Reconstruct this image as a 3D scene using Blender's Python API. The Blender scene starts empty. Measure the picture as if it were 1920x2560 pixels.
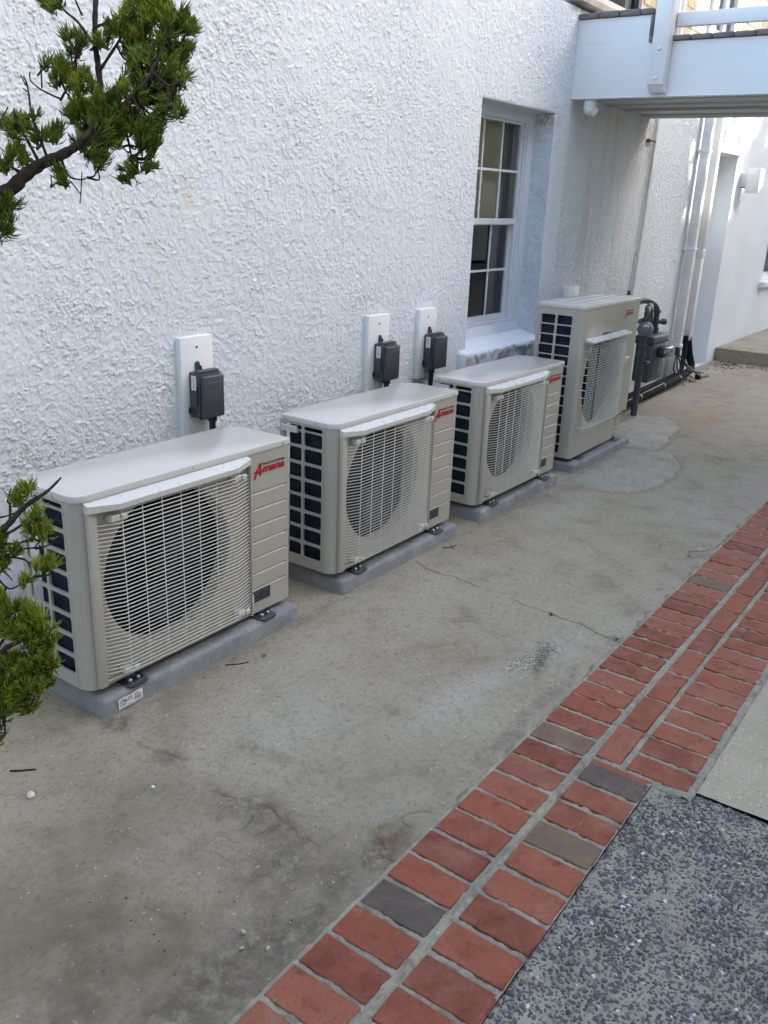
import bpy, bmesh, math, random
import numpy as np
from mathutils import Vector, Matrix
R_ = math.radians
random.seed(7); rng = np.random.default_rng(11)
SC = bpy.context.scene
COL = SC.collection

# ------------------------------------------------------------------ camera, sky, sun, exposure
cd = bpy.data.cameras.new('camera'); cam = bpy.data.objects.new('camera', cd); COL.objects.link(cam)
cd.sensor_fit = 'HORIZONTAL'; cd.sensor_width = 36.0; cd.lens = 36.0 * 2206.0 / 1920.0
cd.clip_start = 0.05; cd.clip_end = 400
cr, cdn, cf = Vector((0.58386, -0.81092, 0.03893)), Vector((-0.25183, -0.22649, -0.9409)), Vector((0.77181, 0.53955, -0.33645))
CP = Vector((0, 0, 1.65))
cam.matrix_world = Matrix(((cr.x, -cdn.x, -cf.x, CP.x), (cr.y, -cdn.y, -cf.y, CP.y), (cr.z, -cdn.z, -cf.z, CP.z), (0, 0, 0, 1)))
SC.camera = cam

SUN_DIR = Vector((0.42, -0.72, 0.56)).normalized()          # towards the sun
SUN_EL = math.asin(SUN_DIR.z); SUN_AZ = math.atan2(SUN_DIR.x, SUN_DIR.y)
world = bpy.data.worlds.new('World'); SC.world = world; world.use_nodes = True
wn = world.node_tree.nodes; wl = world.node_tree.links
sky = wn.new('ShaderNodeTexSky'); sky.sky_type = 'NISHITA'; sky.sun_disc = False
sky.sun_elevation = SUN_EL; sky.sun_rotation = SUN_AZ
sky.air_density = 1.0; sky.dust_density = 3.2; sky.ozone_density = 0.6; sky.altitude = 10
wl.new(sky.outputs[0], wn['Background'].inputs[0]); wn['Background'].inputs[1].default_value = 0.15
sd = bpy.data.lights.new('sun', 'SUN'); sd.energy = 2.0; sd.angle = R_(0.53); sd.color = (1.0, 0.93, 0.82)
so = bpy.data.objects.new('sun', sd); COL.objects.link(so)
so.rotation_euler = SUN_DIR.to_track_quat('Z', 'Y').to_euler()
SC.view_settings.view_transform = 'Standard'; SC.view_settings.look = 'None'
SC.view_settings.gamma = 1.0; SC.view_settings.use_curve_mapping = False
SC.view_settings.exposure = 2.47

# ------------------------------------------------------------------ material helpers
class T:
    def __init__(s, name, base=(.5, .5, .5), rough=.5, spec=.5, metal=0.0):
        s.m = bpy.data.materials.new(name); s.m.use_nodes = True
        s.nt = s.m.node_tree; s.b = s.nt.nodes['Principled BSDF']
        s.set('Base Color', (*base, 1)); s.set('Roughness', rough); s.set('Specular IOR Level', spec); s.set('Metallic', metal)
    def set(s, k, v):
        if isinstance(v, bpy.types.NodeSocket): s.nt.links.new(v, s.b.inputs[k])
        else: s.b.inputs[k].default_value = v
    def put(s, sock, v):
        if isinstance(v, bpy.types.NodeSocket): s.nt.links.new(v, sock)
        elif v is not None:
            if sock.type == 'RGBA' and len(v) == 3: v = (*v, 1)
            sock.default_value = v
    def pos(s): return s.nt.nodes.new('ShaderNodeNewGeometry').outputs['Position']
    def obj(s): return s.nt.nodes.new('ShaderNodeTexCoord').outputs['Object']
    def rand(s): return s.nt.nodes.new('ShaderNodeObjectInfo').outputs['Random']
    def attr(s, n, col=False):
        a = s.nt.nodes.new('ShaderNodeAttribute'); a.attribute_name = n
        return a.outputs['Color' if col else 'Fac']
    def map(s, v, scale=(1, 1, 1), rot=(0, 0, 0), loc=(0, 0, 0)):
        n = s.nt.nodes.new('ShaderNodeMapping'); s.put(n.inputs['Vector'], v)
        n.inputs['Scale'].default_value = scale; n.inputs['Rotation'].default_value = rot; n.inputs['Location'].default_value = loc
        return n.outputs[0]
    def noise(s, v, scale, detail=3.0, rough=.5, dist=0.0, col=False):
        n = s.nt.nodes.new('ShaderNodeTexNoise'); s.put(n.inputs['Vector'], v)
        n.inputs['Scale'].default_value = scale; n.inputs['Detail'].default_value = detail
        n.inputs['Roughness'].default_value = rough; n.inputs['Distortion'].default_value = dist
        return n.outputs['Color' if col else 'Fac']
    def voro(s, v, scale, feature='F1', rnd=1.0, out='Distance'):
        n = s.nt.nodes.new('ShaderNodeTexVoronoi'); n.feature = feature; s.put(n.inputs['Vector'], v)
        n.inputs['Scale'].default_value = scale; n.inputs['Randomness'].default_value = rnd
        return n.outputs[out]
    def ramp(s, f, stops, interp='LINEAR'):
        n = s.nt.nodes.new('ShaderNodeValToRGB'); s.put(n.inputs[0], f); cr_ = n.color_ramp; cr_.interpolation = interp
        while len(cr_.elements) < len(stops): cr_.elements.new(0.5)
        for e, (p, c) in zip(cr_.elements, stops):
            e.position = p; e.color = (c, c, c, 1) if isinstance(c, (int, float)) else (*c, 1)
        return n.outputs[0]
    def mix(s, f, a, b, mode='MIX'):
        n = s.nt.nodes.new('ShaderNodeMix'); n.data_type = 'RGBA'; n.blend_type = mode
        s.put(n.inputs[0], f); s.put(n.inputs[6], a); s.put(n.inputs[7], b); return n.outputs[2]
    def math(s, op, a, b=None, c=None, clamp=False):
        n = s.nt.nodes.new('ShaderNodeMath'); n.operation = op; n.use_clamp = clamp
        s.put(n.inputs[0], a); s.put(n.inputs[1], b)
        if c is not None: s.put(n.inputs[2], c)
        return n.outputs[0]
    def sep(s, v):
        n = s.nt.nodes.new('ShaderNodeSeparateXYZ'); s.put(n.inputs[0], v); return n.outputs
    def rng(s, v, a, b, c=0.0, d=1.0, smooth=True):
        n = s.nt.nodes.new('ShaderNodeMapRange'); n.interpolation_type = 'SMOOTHSTEP' if smooth else 'LINEAR'
        s.put(n.inputs[0], v); n.inputs[1].default_value = a; n.inputs[2].default_value = b
        n.inputs[3].default_value = c; n.inputs[4].default_value = d; return n.outputs[0]
    def bump(s, h, strength=.5, dist=.005, normal=None):
        n = s.nt.nodes.new('ShaderNodeBump'); n.inputs['Strength'].default_value = strength; n.inputs['Distance'].default_value = dist
        s.put(n.inputs['Height'], h)
        if normal is not None: s.put(n.inputs['Normal'], normal)
        s.set('Normal', n.outputs[0]); return n.outputs[0]

def plain(name, base, rough=.5, spec=.5, metal=0.0, var=.06, scale=14.0, bump=0.0, bscale=120.0):
    """painted or moulded surface: slight tone drift, smudges in the gloss, optional fine grain"""
    t = T(name, base, rough, spec, metal); p = t.obj()
    f = t.noise(p, scale, 4, .6)
    lo = tuple(c * (1 - var) for c in base); hi = tuple(min(1, c * (1 + var)) for c in base)
    t.set('Base Color', t.ramp(f, [(.3, lo), (.7, hi)]))
    t.set('Roughness', t.rng(t.noise(p, scale * 2.3, 3), .3, .7, max(.05, rough - .07), rough + .1))
    if bump: t.bump(t.noise(p, bscale, 3), bump, .002)
    return t.m

M = {}
def stucco(name, k=1.0, albedo=(.735, .78, .815), dirt=True, coat=False):
    t = T(name, albedo, .75, .25); p = t.pos()
    warp = t.noise(p, 16, 3, .6, 0, True)
    v = t.nt.nodes.new('ShaderNodeVectorMath'); v.operation = 'MULTIPLY_ADD'
    t.put(v.inputs[0], warp); v.inputs[1].default_value = (.035, .035, .035); t.put(v.inputs[2], p); pv = v.outputs[0]
    a = t.noise(t.map(pv, (.8, .8, 1.25), (0, R_(20), 0)), 26, 4.5, .62)
    b = t.noise(t.map(pv, (.75, .75, 1.3), (0, R_(-25), 0), (3, 1, 7)), 39, 4, .6)
    lump = t.noise(p, 6, 3)
    th = t.math('MULTIPLY_ADD', lump, .16, -.08)
    pl = t.rng(t.math('ADD', a, th), .500, .545)                # flakes of trowelled render with ragged lips
    p2 = t.rng(t.math('ADD', b, th), .515, .57)
    rim = t.math('MULTIPLY', t.rng(t.math('ADD', a, th), .490, .530), t.rng(t.math('ADD', a, th), .60, .535))
    fine = t.noise(p, 170, 3, .6)
    h = t.math('ADD', t.math('MULTIPLY', pl, .40), t.math('MULTIPLY', p2, .34))
    h = t.math('ADD', h, t.math('MULTIPLY', rim, .32))
    h = t.math('ADD', h, t.math('MULTIPLY', fine, .12))
    h = t.math('ADD', h, t.math('MULTIPLY', b, .7))
    if coat: t.bump(t.math('ADD', fine, t.noise(p, 75, 4, .65)), .55, .0022)
    else: t.bump(h, 1.0, .0060 * k)
    base = t.mix(t.rng(t.noise(p, 1.3, 4), .35, .7), albedo, tuple(c * .94 for c in albedo))
    if dirt:
        xyz = t.sep(p)
        # old damp marks under the tree, runs on the wall below the bridge, splash at the foot
        def spot(cx, cz, sx, sz):
            dx = t.math('DIVIDE', t.math('SUBTRACT', xyz[0], cx), sx); dz = t.math('DIVIDE', t.math('SUBTRACT', xyz[2], cz), sz)
            d = t.math('ADD', t.math('MULTIPLY', dx, dx), t.math('MULTIPLY', dz, dz))
            return t.rng(d, .35, 1.15, 1, 0)
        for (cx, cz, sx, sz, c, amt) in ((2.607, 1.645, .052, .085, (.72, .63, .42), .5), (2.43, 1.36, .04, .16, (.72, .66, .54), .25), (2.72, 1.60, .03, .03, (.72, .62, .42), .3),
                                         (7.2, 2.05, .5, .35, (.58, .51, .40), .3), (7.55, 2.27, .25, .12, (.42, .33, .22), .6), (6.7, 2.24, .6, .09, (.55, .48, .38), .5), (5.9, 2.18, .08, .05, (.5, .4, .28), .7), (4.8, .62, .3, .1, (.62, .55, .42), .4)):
            base = t.mix(t.math('MULTIPLY', t.math('MULTIPLY', spot(cx, cz, sx, sz), amt), t.rng(t.noise(p, 45, 4, .7), .40, .62)), base, c)
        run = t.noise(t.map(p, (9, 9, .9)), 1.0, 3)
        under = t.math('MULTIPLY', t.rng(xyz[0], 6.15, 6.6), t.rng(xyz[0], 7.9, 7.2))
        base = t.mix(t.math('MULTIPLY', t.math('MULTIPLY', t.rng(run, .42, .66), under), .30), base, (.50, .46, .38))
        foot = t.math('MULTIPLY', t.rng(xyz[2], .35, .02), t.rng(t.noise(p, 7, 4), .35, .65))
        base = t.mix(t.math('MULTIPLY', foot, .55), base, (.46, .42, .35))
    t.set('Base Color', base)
    return t.m
M['stucco'] = stucco('white_stucco')
M['stucco_coat'] = stucco('white_stucco_coat', coat=True)
M['stucco_soft'] = stucco('smoother_white_stucco', .42, dirt=False)
M['trim'] = plain('white_painted_trim', (.73, .75, .775), .45, .4, var=.03, bump=.12, bscale=60)
def painted_board():
    t = T('white_painted_board', (.74, .75, .77), .5, .35); p = t.pos()
    st = t.noise(t.map(p, (2.0, 2.0, 45)), 1.0, 4, .6)
    cr1 = t.rng(t.noise(t.map(p, (1.2, 1.2, 75)), 1.3, 2), .70, .76)
    c = t.ramp(t.noise(p, 2.2, 4), [(.3, (.72, .715, .70)), (.7, (.785, .78, .765))])
    c = t.mix(t.math('MULTIPLY', cr1, .35), c, (.52, .50, .46))
    t.set('Base Color', c); t.bump(st, .18, .003); return t.m
M['board'] = painted_board()
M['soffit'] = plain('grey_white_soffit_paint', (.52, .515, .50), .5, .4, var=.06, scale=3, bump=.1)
M['vinyl'] = plain('white_window_vinyl', (.68, .71, .75), .35, .5, var=.02)
M['sillpaint'] = plain('bluish_white_sill_paint', (.64, .69, .77), .5, .4, var=.04)
M['beige'] = plain('beige_enamel', (.435, .408, .345), .36, .5, var=.02, scale=5, bump=.03, bscale=300)
def lidmat():
    t = T('skylit_beige_lid', (.54, .535, .51), .28, .5); p = t.obj()  # cabinet paint made lighter here for the sky light on top
    sm = t.noise(t.map(p, (1.0, 1.6, 1), (0, 0, R_(8))), 3.0, 4, .55, .3); st = t.noise(t.map(p, (1.5, 5, 1), (0, 0, R_(-5))), 3.0, 4, .6)
    c = t.ramp(sm, [(.3, (.58, .565, .525)), (.7, (.55, .535, .495))])
    mk = t.math('MULTIPLY', t.rng(t.noise(t.map(p, (5, 60, 1)), 1.0, 3), .66, .74), t.rng(t.noise(p, 2.6, 2), .60, .68))
    c = t.mix(t.math('MULTIPLY', mk, .30), c, (.33, .33, .33))
    t.set('Base Color', c); t.set('Coat Weight', .45); t.set('Coat Roughness', .12); t.set('Roughness', .27); t.bump(t.noise(p, 3.0, 2), .04, .01); return t.m
M['lid'] = lidmat()
M['hood'] = plain('pale_grille_plastic', (.60, .59, .55), .32, .5, var=.02)
M['wire'] = plain('pale_coated_wire', (.62, .60, .54), .4, .5, var=.02)
def coilmat():
    t = T('dark_blue_coil_fins', (.01, .02, .035), .5, .22); p = t.obj()
    z = t.sep(p)[2]
    w = t.math('SINE', t.math('MULTIPLY', z, 900.0))
    n = t.noise(t.map(p, (1, 6, 30)), 1.0, 3)
    c = t.ramp(n, [(.3, (.003, .008, .018)), (.6, (.007, .022, .042)), (.8, (.014, .046, .068))])
    t.set('Base Color', c); t.bump(t.math('ADD', w, t.math('MULTIPLY', n, 2.0)), .35, .002); return t.m
M['coil'] = coilmat()
M['dark'] = plain('black_interior', (.022, .027, .036), .6, .3)
M['fan'] = plain('dark_fan_plastic', (.018, .021, .027), .5, .3)
M['grey'] = plain('bell_mouth_beige', (.40, .38, .32), .45, .4)
M['red'] = plain('logo_red', (.42, .012, .016), .4, .4, var=.05)
M['black'] = plain('print_black', (.016, .018, .024), .4, .5)
M['printgrey'] = plain('print_grey', (.13, .135, .15), .5, .3)
M['white'] = plain('label_white', (.78, .79, .80), .4, .4, var=.03)
M['labelred'] = plain('label_red', (.50, .04, .03), .4, .4)
M['steel'] = plain('zinc_steel', (.42, .44, .46), .35, .5, 1.0, var=.1)
M['footmetal'] = plain('dark_galvanised_foot', (.09, .10, .115), .38, .5, .5, var=.15)
def padmat():
    t = T('grey_equipment_pad', (.3, .31, .33), .8, .3); p = t.pos()
    n1 = t.noise(p, 7, 5, .65); n2 = t.noise(p, 120, 4, .65); n3 = t.voro(p, 70)
    c = t.ramp(n1, [(.3, (.20, .205, .205)), (.55, (.285, .29, .295)), (.75, (.37, .375, .385))])
    c = t.mix(t.rng(n2, .55, .75, 0, .5), c, (.16, .16, .155)); c = t.mix(t.rng(n3, .16, .05, 0, .35), c, (.5, .52, .54))
    t.set('Base Color', c); t.bump(t.math('ADD', n2, t.math('MULTIPLY', n1, 1.5)), .9, .006); return t.m
M['pad'] = padmat()
M['box'] = plain('charcoal_box_plastic', (.056, .061, .070), .42, .5, var=.05, bump=.08, bscale=500)
M['conduit'] = plain('black_conduit', (.014, .016, .022), .35, .5)
M['gasblue'] = plain('grey_green_meter_paint', (.050, .072, .080), .5, .4, var=.12, bump=.15, bscale=140)
M['gaspipe'] = plain('dark_grey_pipe_paint', (.052, .056, .066), .42, .45, var=.2, bump=.2, bscale=90)
M['regulator'] = plain('grey_regulator_paint', (.16, .18, .20), .42, .45, var=.12, bump=.1)
M['foam'] = plain('black_pipe_foam', (.010, .011, .013), .85, .12, var=.2, bump=.2, bscale=80)
M['tape'] = plain('grey_tape_edge', (.30, .31, .31), .5, .3)
M['rust'] = plain('rusty_iron', (.16, .085, .05), .8, .2, var=.3, bump=.4)
M['pipewhite'] = plain('weathered_white_pipe', (.70, .70, .69), .55, .35, var=.12, scale=9)
M['cover'] = plain('cream_line_cover', (.64, .63, .60), .5, .35, var=.05, scale=3)
M['coping'] = plain('dark_brown_coping', (.165, .142, .132), .7, .3, var=.22, scale=18, bump=.4, bscale=60)
M['terrace'] = plain('weathered_cream_cornice', (.47, .43, .36), .7, .3, var=.18, scale=8, bump=.4, bscale=40)
M['shingle'] = plain('cream_shingle', (.60, .51, .36), .7, .25, var=.08, scale=6, bump=.3, bscale=50)
M['blind'] = plain('tan_window_blind', (.72, .65, .49), .8, .2, var=.05, scale=3)
M['curtain'] = plain('white_curtain', (.62, .64, .66), .85, .1, var=.06)
M['room'] = plain('dim_room_wall', (.22, .17, .11), .85, .1, var=.15, scale=2)
M['brownwood'] = plain('dark_red_brown_furniture', (.09, .035, .022), .5, .3, var=.2)
M['camwhite'] = plain('white_camera_plastic', (.74, .74, .73), .3, .5, var=.02)
M['smoke'] = plain('camera_dark_window', (.02, .02, .022), .08, .5)
def glassmat(name='window_glass', tint=(.93, .95, .95), boost=.02):
    m = bpy.data.materials.new(name); m.use_nodes = True; nt = m.node_tree; nt.nodes.clear()
    o = nt.nodes.new('ShaderNodeOutputMaterial'); mx = nt.nodes.new('ShaderNodeMixShader'); tr = nt.nodes.new('ShaderNodeBsdfTransparent')
    gl = nt.nodes.new('ShaderNodeBsdfGlossy'); fr = nt.nodes.new('ShaderNodeFresnel'); ad = nt.nodes.new('ShaderNodeMath')
    tr.inputs[0].default_value = (*tint, 1); gl.inputs['Roughness'].default_value = .015; fr.inputs[0].default_value = 1.5
    ad.operation = 'ADD'; ad.inputs[1].default_value = boost; nt.links.new(fr.outputs[0], ad.inputs[0]); nt.links.new(ad.outputs[0], mx.inputs[0])
    nt.links.new(tr.outputs[0], mx.inputs[1]); nt.links.new(gl.outputs[0], mx.inputs[2]); nt.links.new(mx.outputs[0], o.inputs[0]); return m
M['glass'] = glassmat()
M['clear'] = glassmat('clear_index_cover', (.75, .72, .72), .08)

def concrete():
    t = T('weathered_concrete', (0.309, 0.277, 0.211), .85, .25); p = t.pos()
    big = t.noise(p, 1.1, 5, .6, .4); mid = t.noise(t.map(p, (1, 1, 1), (0, 0, .6)), 5.5, 5, .65, .3); fine = t.noise(p, 90, 4, .7); grit = t.noise(p, 330, 2, .6)
    c = t.ramp(big, [(.28, (0.232, 0.193, 0.128)), (.5, (0.294, 0.253, 0.180)), (.72, (0.335, 0.297, 0.222))])
    c = t.mix(t.rng(mid, .35, .7, 0, .55), c, (0.345, 0.305, 0.227))
    c = t.mix(t.rng(mid, .50, .24, 0, .62), c, (0.160, 0.136, 0.095))
    ln = t.noise(t.map(p, (3, 16, 1), (0, 0, R_(12))), 1.0, 4, .6)
    c = t.mix(t.rng(ln, .6, .76, 0, .22), c, (0.391, 0.356, 0.286))
    c = t.mix(t.math('MULTIPLY', t.attr('pale'), 1.0), c, (0.397, 0.368, 0.301))
    c = t.mix(t.attr('patch'), c, t.ramp(mid, [(.3, (0.299, 0.277, 0.231)), (.7, (0.412, 0.386, 0.321))]))
    c = t.mix(t.rng(fine, .50, .74, 0, .7), c, (0.149, 0.129, 0.092))
    c = t.mix(t.rng(fine, .42, .25, 0, .32), c, (0.443, 0.406, 0.317))
    g2 = t.noise(p, 40, 5, .75); c = t.mix(t.rng(g2, .50, .66, 0, .42), c, (0.131, 0.105, 0.067)); c = t.mix(t.rng(g2, .46, .32, 0, .30), c, (0.388, 0.343, 0.245))
    c = t.mix(t.rng(grit, .6, .75, 0, .5), c, (0.118, 0.101, 0.072)); c = t.mix(t.rng(grit, .36, .22, 0, .4), c, (0.494, 0.450, 0.352))
    sp = t.voro(p, 46, 'F1'); sc = t.voro(p, 46, 'F1', 1.0, 'Color')
    c = t.mix(t.math('MULTIPLY', t.rng(sp, .20, .10), t.rng(t.sep(sc)[0], .80, .88)), c, (0.515, 0.465, 0.352))
    c = t.mix(t.math('MULTIPLY', t.rng(sp, .13, .06), t.rng(t.sep(sc)[1], .80, .86)), c, (0.062, 0.050, 0.037))
    c = t.mix(t.attr('rust'), c, (0.278, 0.168, 0.075))
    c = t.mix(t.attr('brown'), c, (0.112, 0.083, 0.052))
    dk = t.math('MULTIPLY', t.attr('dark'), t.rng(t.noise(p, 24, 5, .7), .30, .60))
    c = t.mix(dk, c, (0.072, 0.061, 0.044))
    c = t.mix(t.math('MULTIPLY', t.attr('crack'), .62), c, (0.036, 0.030, 0.022))
    t.set('Base Color', c)
    t.bump(t.math('ADD', t.math('MULTIPLY', grit, .5), fine), .55, .003); return t.m
M['concrete'] = concrete()
def tanconcrete():
    t = T('tan_exposed_concrete', (0.371, 0.317, 0.220), .85, .25); p = t.pos()
    mid = t.noise(p, 4, 5, .65); fine = t.noise(p, 190, 3, .7); v = t.voro(p, 85); vc = t.sep(t.voro(p, 85, 'F1', 1.0, 'Color'))
    c = t.ramp(mid, [(.3, (0.309, 0.259, 0.176)), (.7, (0.412, 0.356, 0.255))])
    c = t.mix(t.rng(fine, .55, .75, 0, .5), c, (0.175, 0.144, 0.097)); c = t.mix(t.math('MULTIPLY', t.rng(v, .34, .2), t.rng(vc[0], .72, .8)), c, (0.597, 0.525, 0.387))
    c = t.mix(t.math('MULTIPLY', t.rng(v, .3, .15), t.rng(vc[1], .8, .86)), c, (0.134, 0.099, 0.066))
    t.set('Base Color', c); t.bump(t.math('ADD', fine, v), .7, .003); return t.m
M['tan'] = tanconcrete()
def mortar():
    t = T('sandy_mortar', (0.309, 0.277, 0.211), .9, .2); p = t.pos()
    n = t.noise(p, 7, 5, .7); f = t.noise(p, 210, 3, .7)
    c = t.ramp(n, [(.3, (0.206, 0.193, 0.154)), (.5, (0.294, 0.267, 0.198)), (.7, (0.412, 0.366, 0.264))])
    c = t.mix(t.rng(f, .55, .75, 0, .5), c, (0.144, 0.129, 0.097)); c = t.mix(t.rng(t.noise(p, 38, 4), .62, .72, 0, .5), c, (0.577, 0.535, 0.422))
    c = t.mix(t.rng(t.noise(p, 11, 5, .7), .50, .68, 0, .55), c, (0.090, 0.075, 0.045))
    c = t.mix(t.math('MULTIPLY', t.attr('rim'), t.rng(t.noise(p, 33, 4, .7), .42, .66)), c, (0.388, 0.348, 0.258))
    t.set('Base Color', c); t.bump(t.math('ADD', f, t.noise(p, 60, 3)), .9, .004); return t.m
M['mortar'] = mortar()
def brickmat(name, a, b, c2, spot=None):
    t = T(name, a, .8, .25); p = t.pos(); r = t.rand()
    base = t.ramp(r, [(0, a), (.5, b), (1, c2)])
    n = t.noise(p, 16, 5, .65); f = t.noise(p, 150, 4, .7); g = t.noise(t.map(p, (60, 150, 1), (0, 0, .5)), 1.0, 3, .6)
    c = t.mix(t.rng(n, .40, .72, 0, .5), base, tuple(min(1, x * 1.22 + .012) for x in b))
    c = t.mix(t.rng(n, .45, .28, 0, .60), c, tuple(x * .60 for x in a))
    c = t.mix(t.rng(f, .54, .70, 0, .60), c, tuple(x * .45 for x in a))
    c = t.mix(t.rng(g, .64, .72, 0, .55), c, (.075, .035, .03))
    dust = t.math('MULTIPLY', t.rng(t.noise(p, 7, 5, .75, .6), .48, .74), .34)
    c = t.mix(dust, c, (.32, .20, .145))
    scr = t.rng(t.noise(t.map(p, (8, 120, 1), (0, 0, R_(35))), 1.0, 3, .6, .8), .67, .73)
    c = t.mix(t.math('MULTIPLY', scr, .35), c, (.48, .38, .34))
    if spot: c = t.mix(t.math('MULTIPLY', t.rng(t.noise(t.obj(), 13, 3), .50, .64), .45), c, spot)
    t.set('Base Color', c); t.bump(t.math('ADD', f, t.math('MULTIPLY', n, .6)), .6, .003); return t.m
M['brick'] = brickmat('red_brick', (.165, .048, .027), (.258, .078, .040), (.265, .096, .056))
M['brick_dark'] = brickmat('burnt_dark_brick', (.080, .062, .050), (.095, .073, .058), (.115, .086, .066))
M['brick_brown'] = brickmat('brown_brick', (.135, .088, .058), (.155, .10, .066), (.16, .10, .068), (.20, .14, .055))
M['brick_spot'] = brickmat('red_brick_with_ochre_spot', (.20, .058, .034), (.23, .070, .044), (.22, .074, .048), (.27, .155, .06))
def pebblemat():
    t = T('slate_pebble', (.1, .11, .14), .55, .45); c = t.attr('tint', True); p = t.pos()
    c = t.mix(t.rng(t.noise(p, 220, 3), .5, .75, 0, .35), c, (.20, .20, .20)); t.set('Base Color', c); t.bump(t.noise(p, 260, 3), .25, .002); return t.m
M['pebble'] = pebblemat()
def cementbed():
    t = T('grey_cement_bed', (0.270, 0.258, 0.234), .9, .2); p = t.pos(); f = t.noise(p, 260, 3, .7); n = t.noise(p, 12, 5, .7)
    c = t.ramp(n, [(.3, (.240, .212, .155)), (.7, (.360, .322, .240))]); c = t.mix(t.rng(f, .5, .72, 0, .4), c, (0.135, 0.133, 0.133)); t.set('Base Color', c)
    t.bump(t.math('ADD', f, n), .8, .004); return t.m
M['cement'] = cementbed()
def leafmat(name, dark, mid, tip):
    t = T(name, mid, .55, .35); g = t.attr('tint')
    c = t.ramp(g, [(0.0, dark), (.45, mid), (1.0, tip)]); t.set('Base Color', c); return t.m
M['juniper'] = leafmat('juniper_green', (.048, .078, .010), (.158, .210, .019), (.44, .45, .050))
def barkmat():
    t = T('juniper_bark', (.06, .045, .035), .9, .2); p = t.pos(); n = t.noise(t.map(p, (60, 60, 60)), 1, 4, .7)
    t.set('Base Color', t.ramp(n, [(.3, (.026, .019, .013)), (.7, (.085, .062, .042))])); t.bump(n, .8, .004); return t.m
M['bark'] = barkmat()
M['leaf'] = leafmat('tree_leaf', (.03, .05, .015), (.055, .09, .025), (.09, .13, .04))
M['stone'] = plain('pinkish_white_stone', (.60, .53, .47), .8, .2, var=.15, scale=40, bump=.5, bscale=90)
M['gravel'] = plain('pale_grey_gravel', (.40, .38, .32), .8, .2, var=.12, scale=60, bump=.5)
M['twig'] = plain('dry_twig', (.032, .026, .022), .85, .2, var=.3, bump=.4)
M['dryleaf'] = plain('brown_dry_leaf', (.22, .13, .05), .8, .2, var=.3)
M['shell'] = plain('white_chip', (.68, .66, .62), .7, .3, var=.12)
M['soil'] = plain('dark_grit', (.045, .038, .032), .95, .1, var=.4, scale=60)
M['grass'] = plain('green_tuft', (.055, .085, .02), .7, .2, var=.2)
M['housebeige'] = plain('tan_house_render', (.52, .45, .33), .85, .2, var=.06, scale=1.5)
M['roof'] = plain('grey_roof', (.12, .115, .11), .85, .2, var=.15)
M['ground'] = plain('bare_ground', (.26, .235, .19), .95, .1, var=.15, scale=.8)

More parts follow.
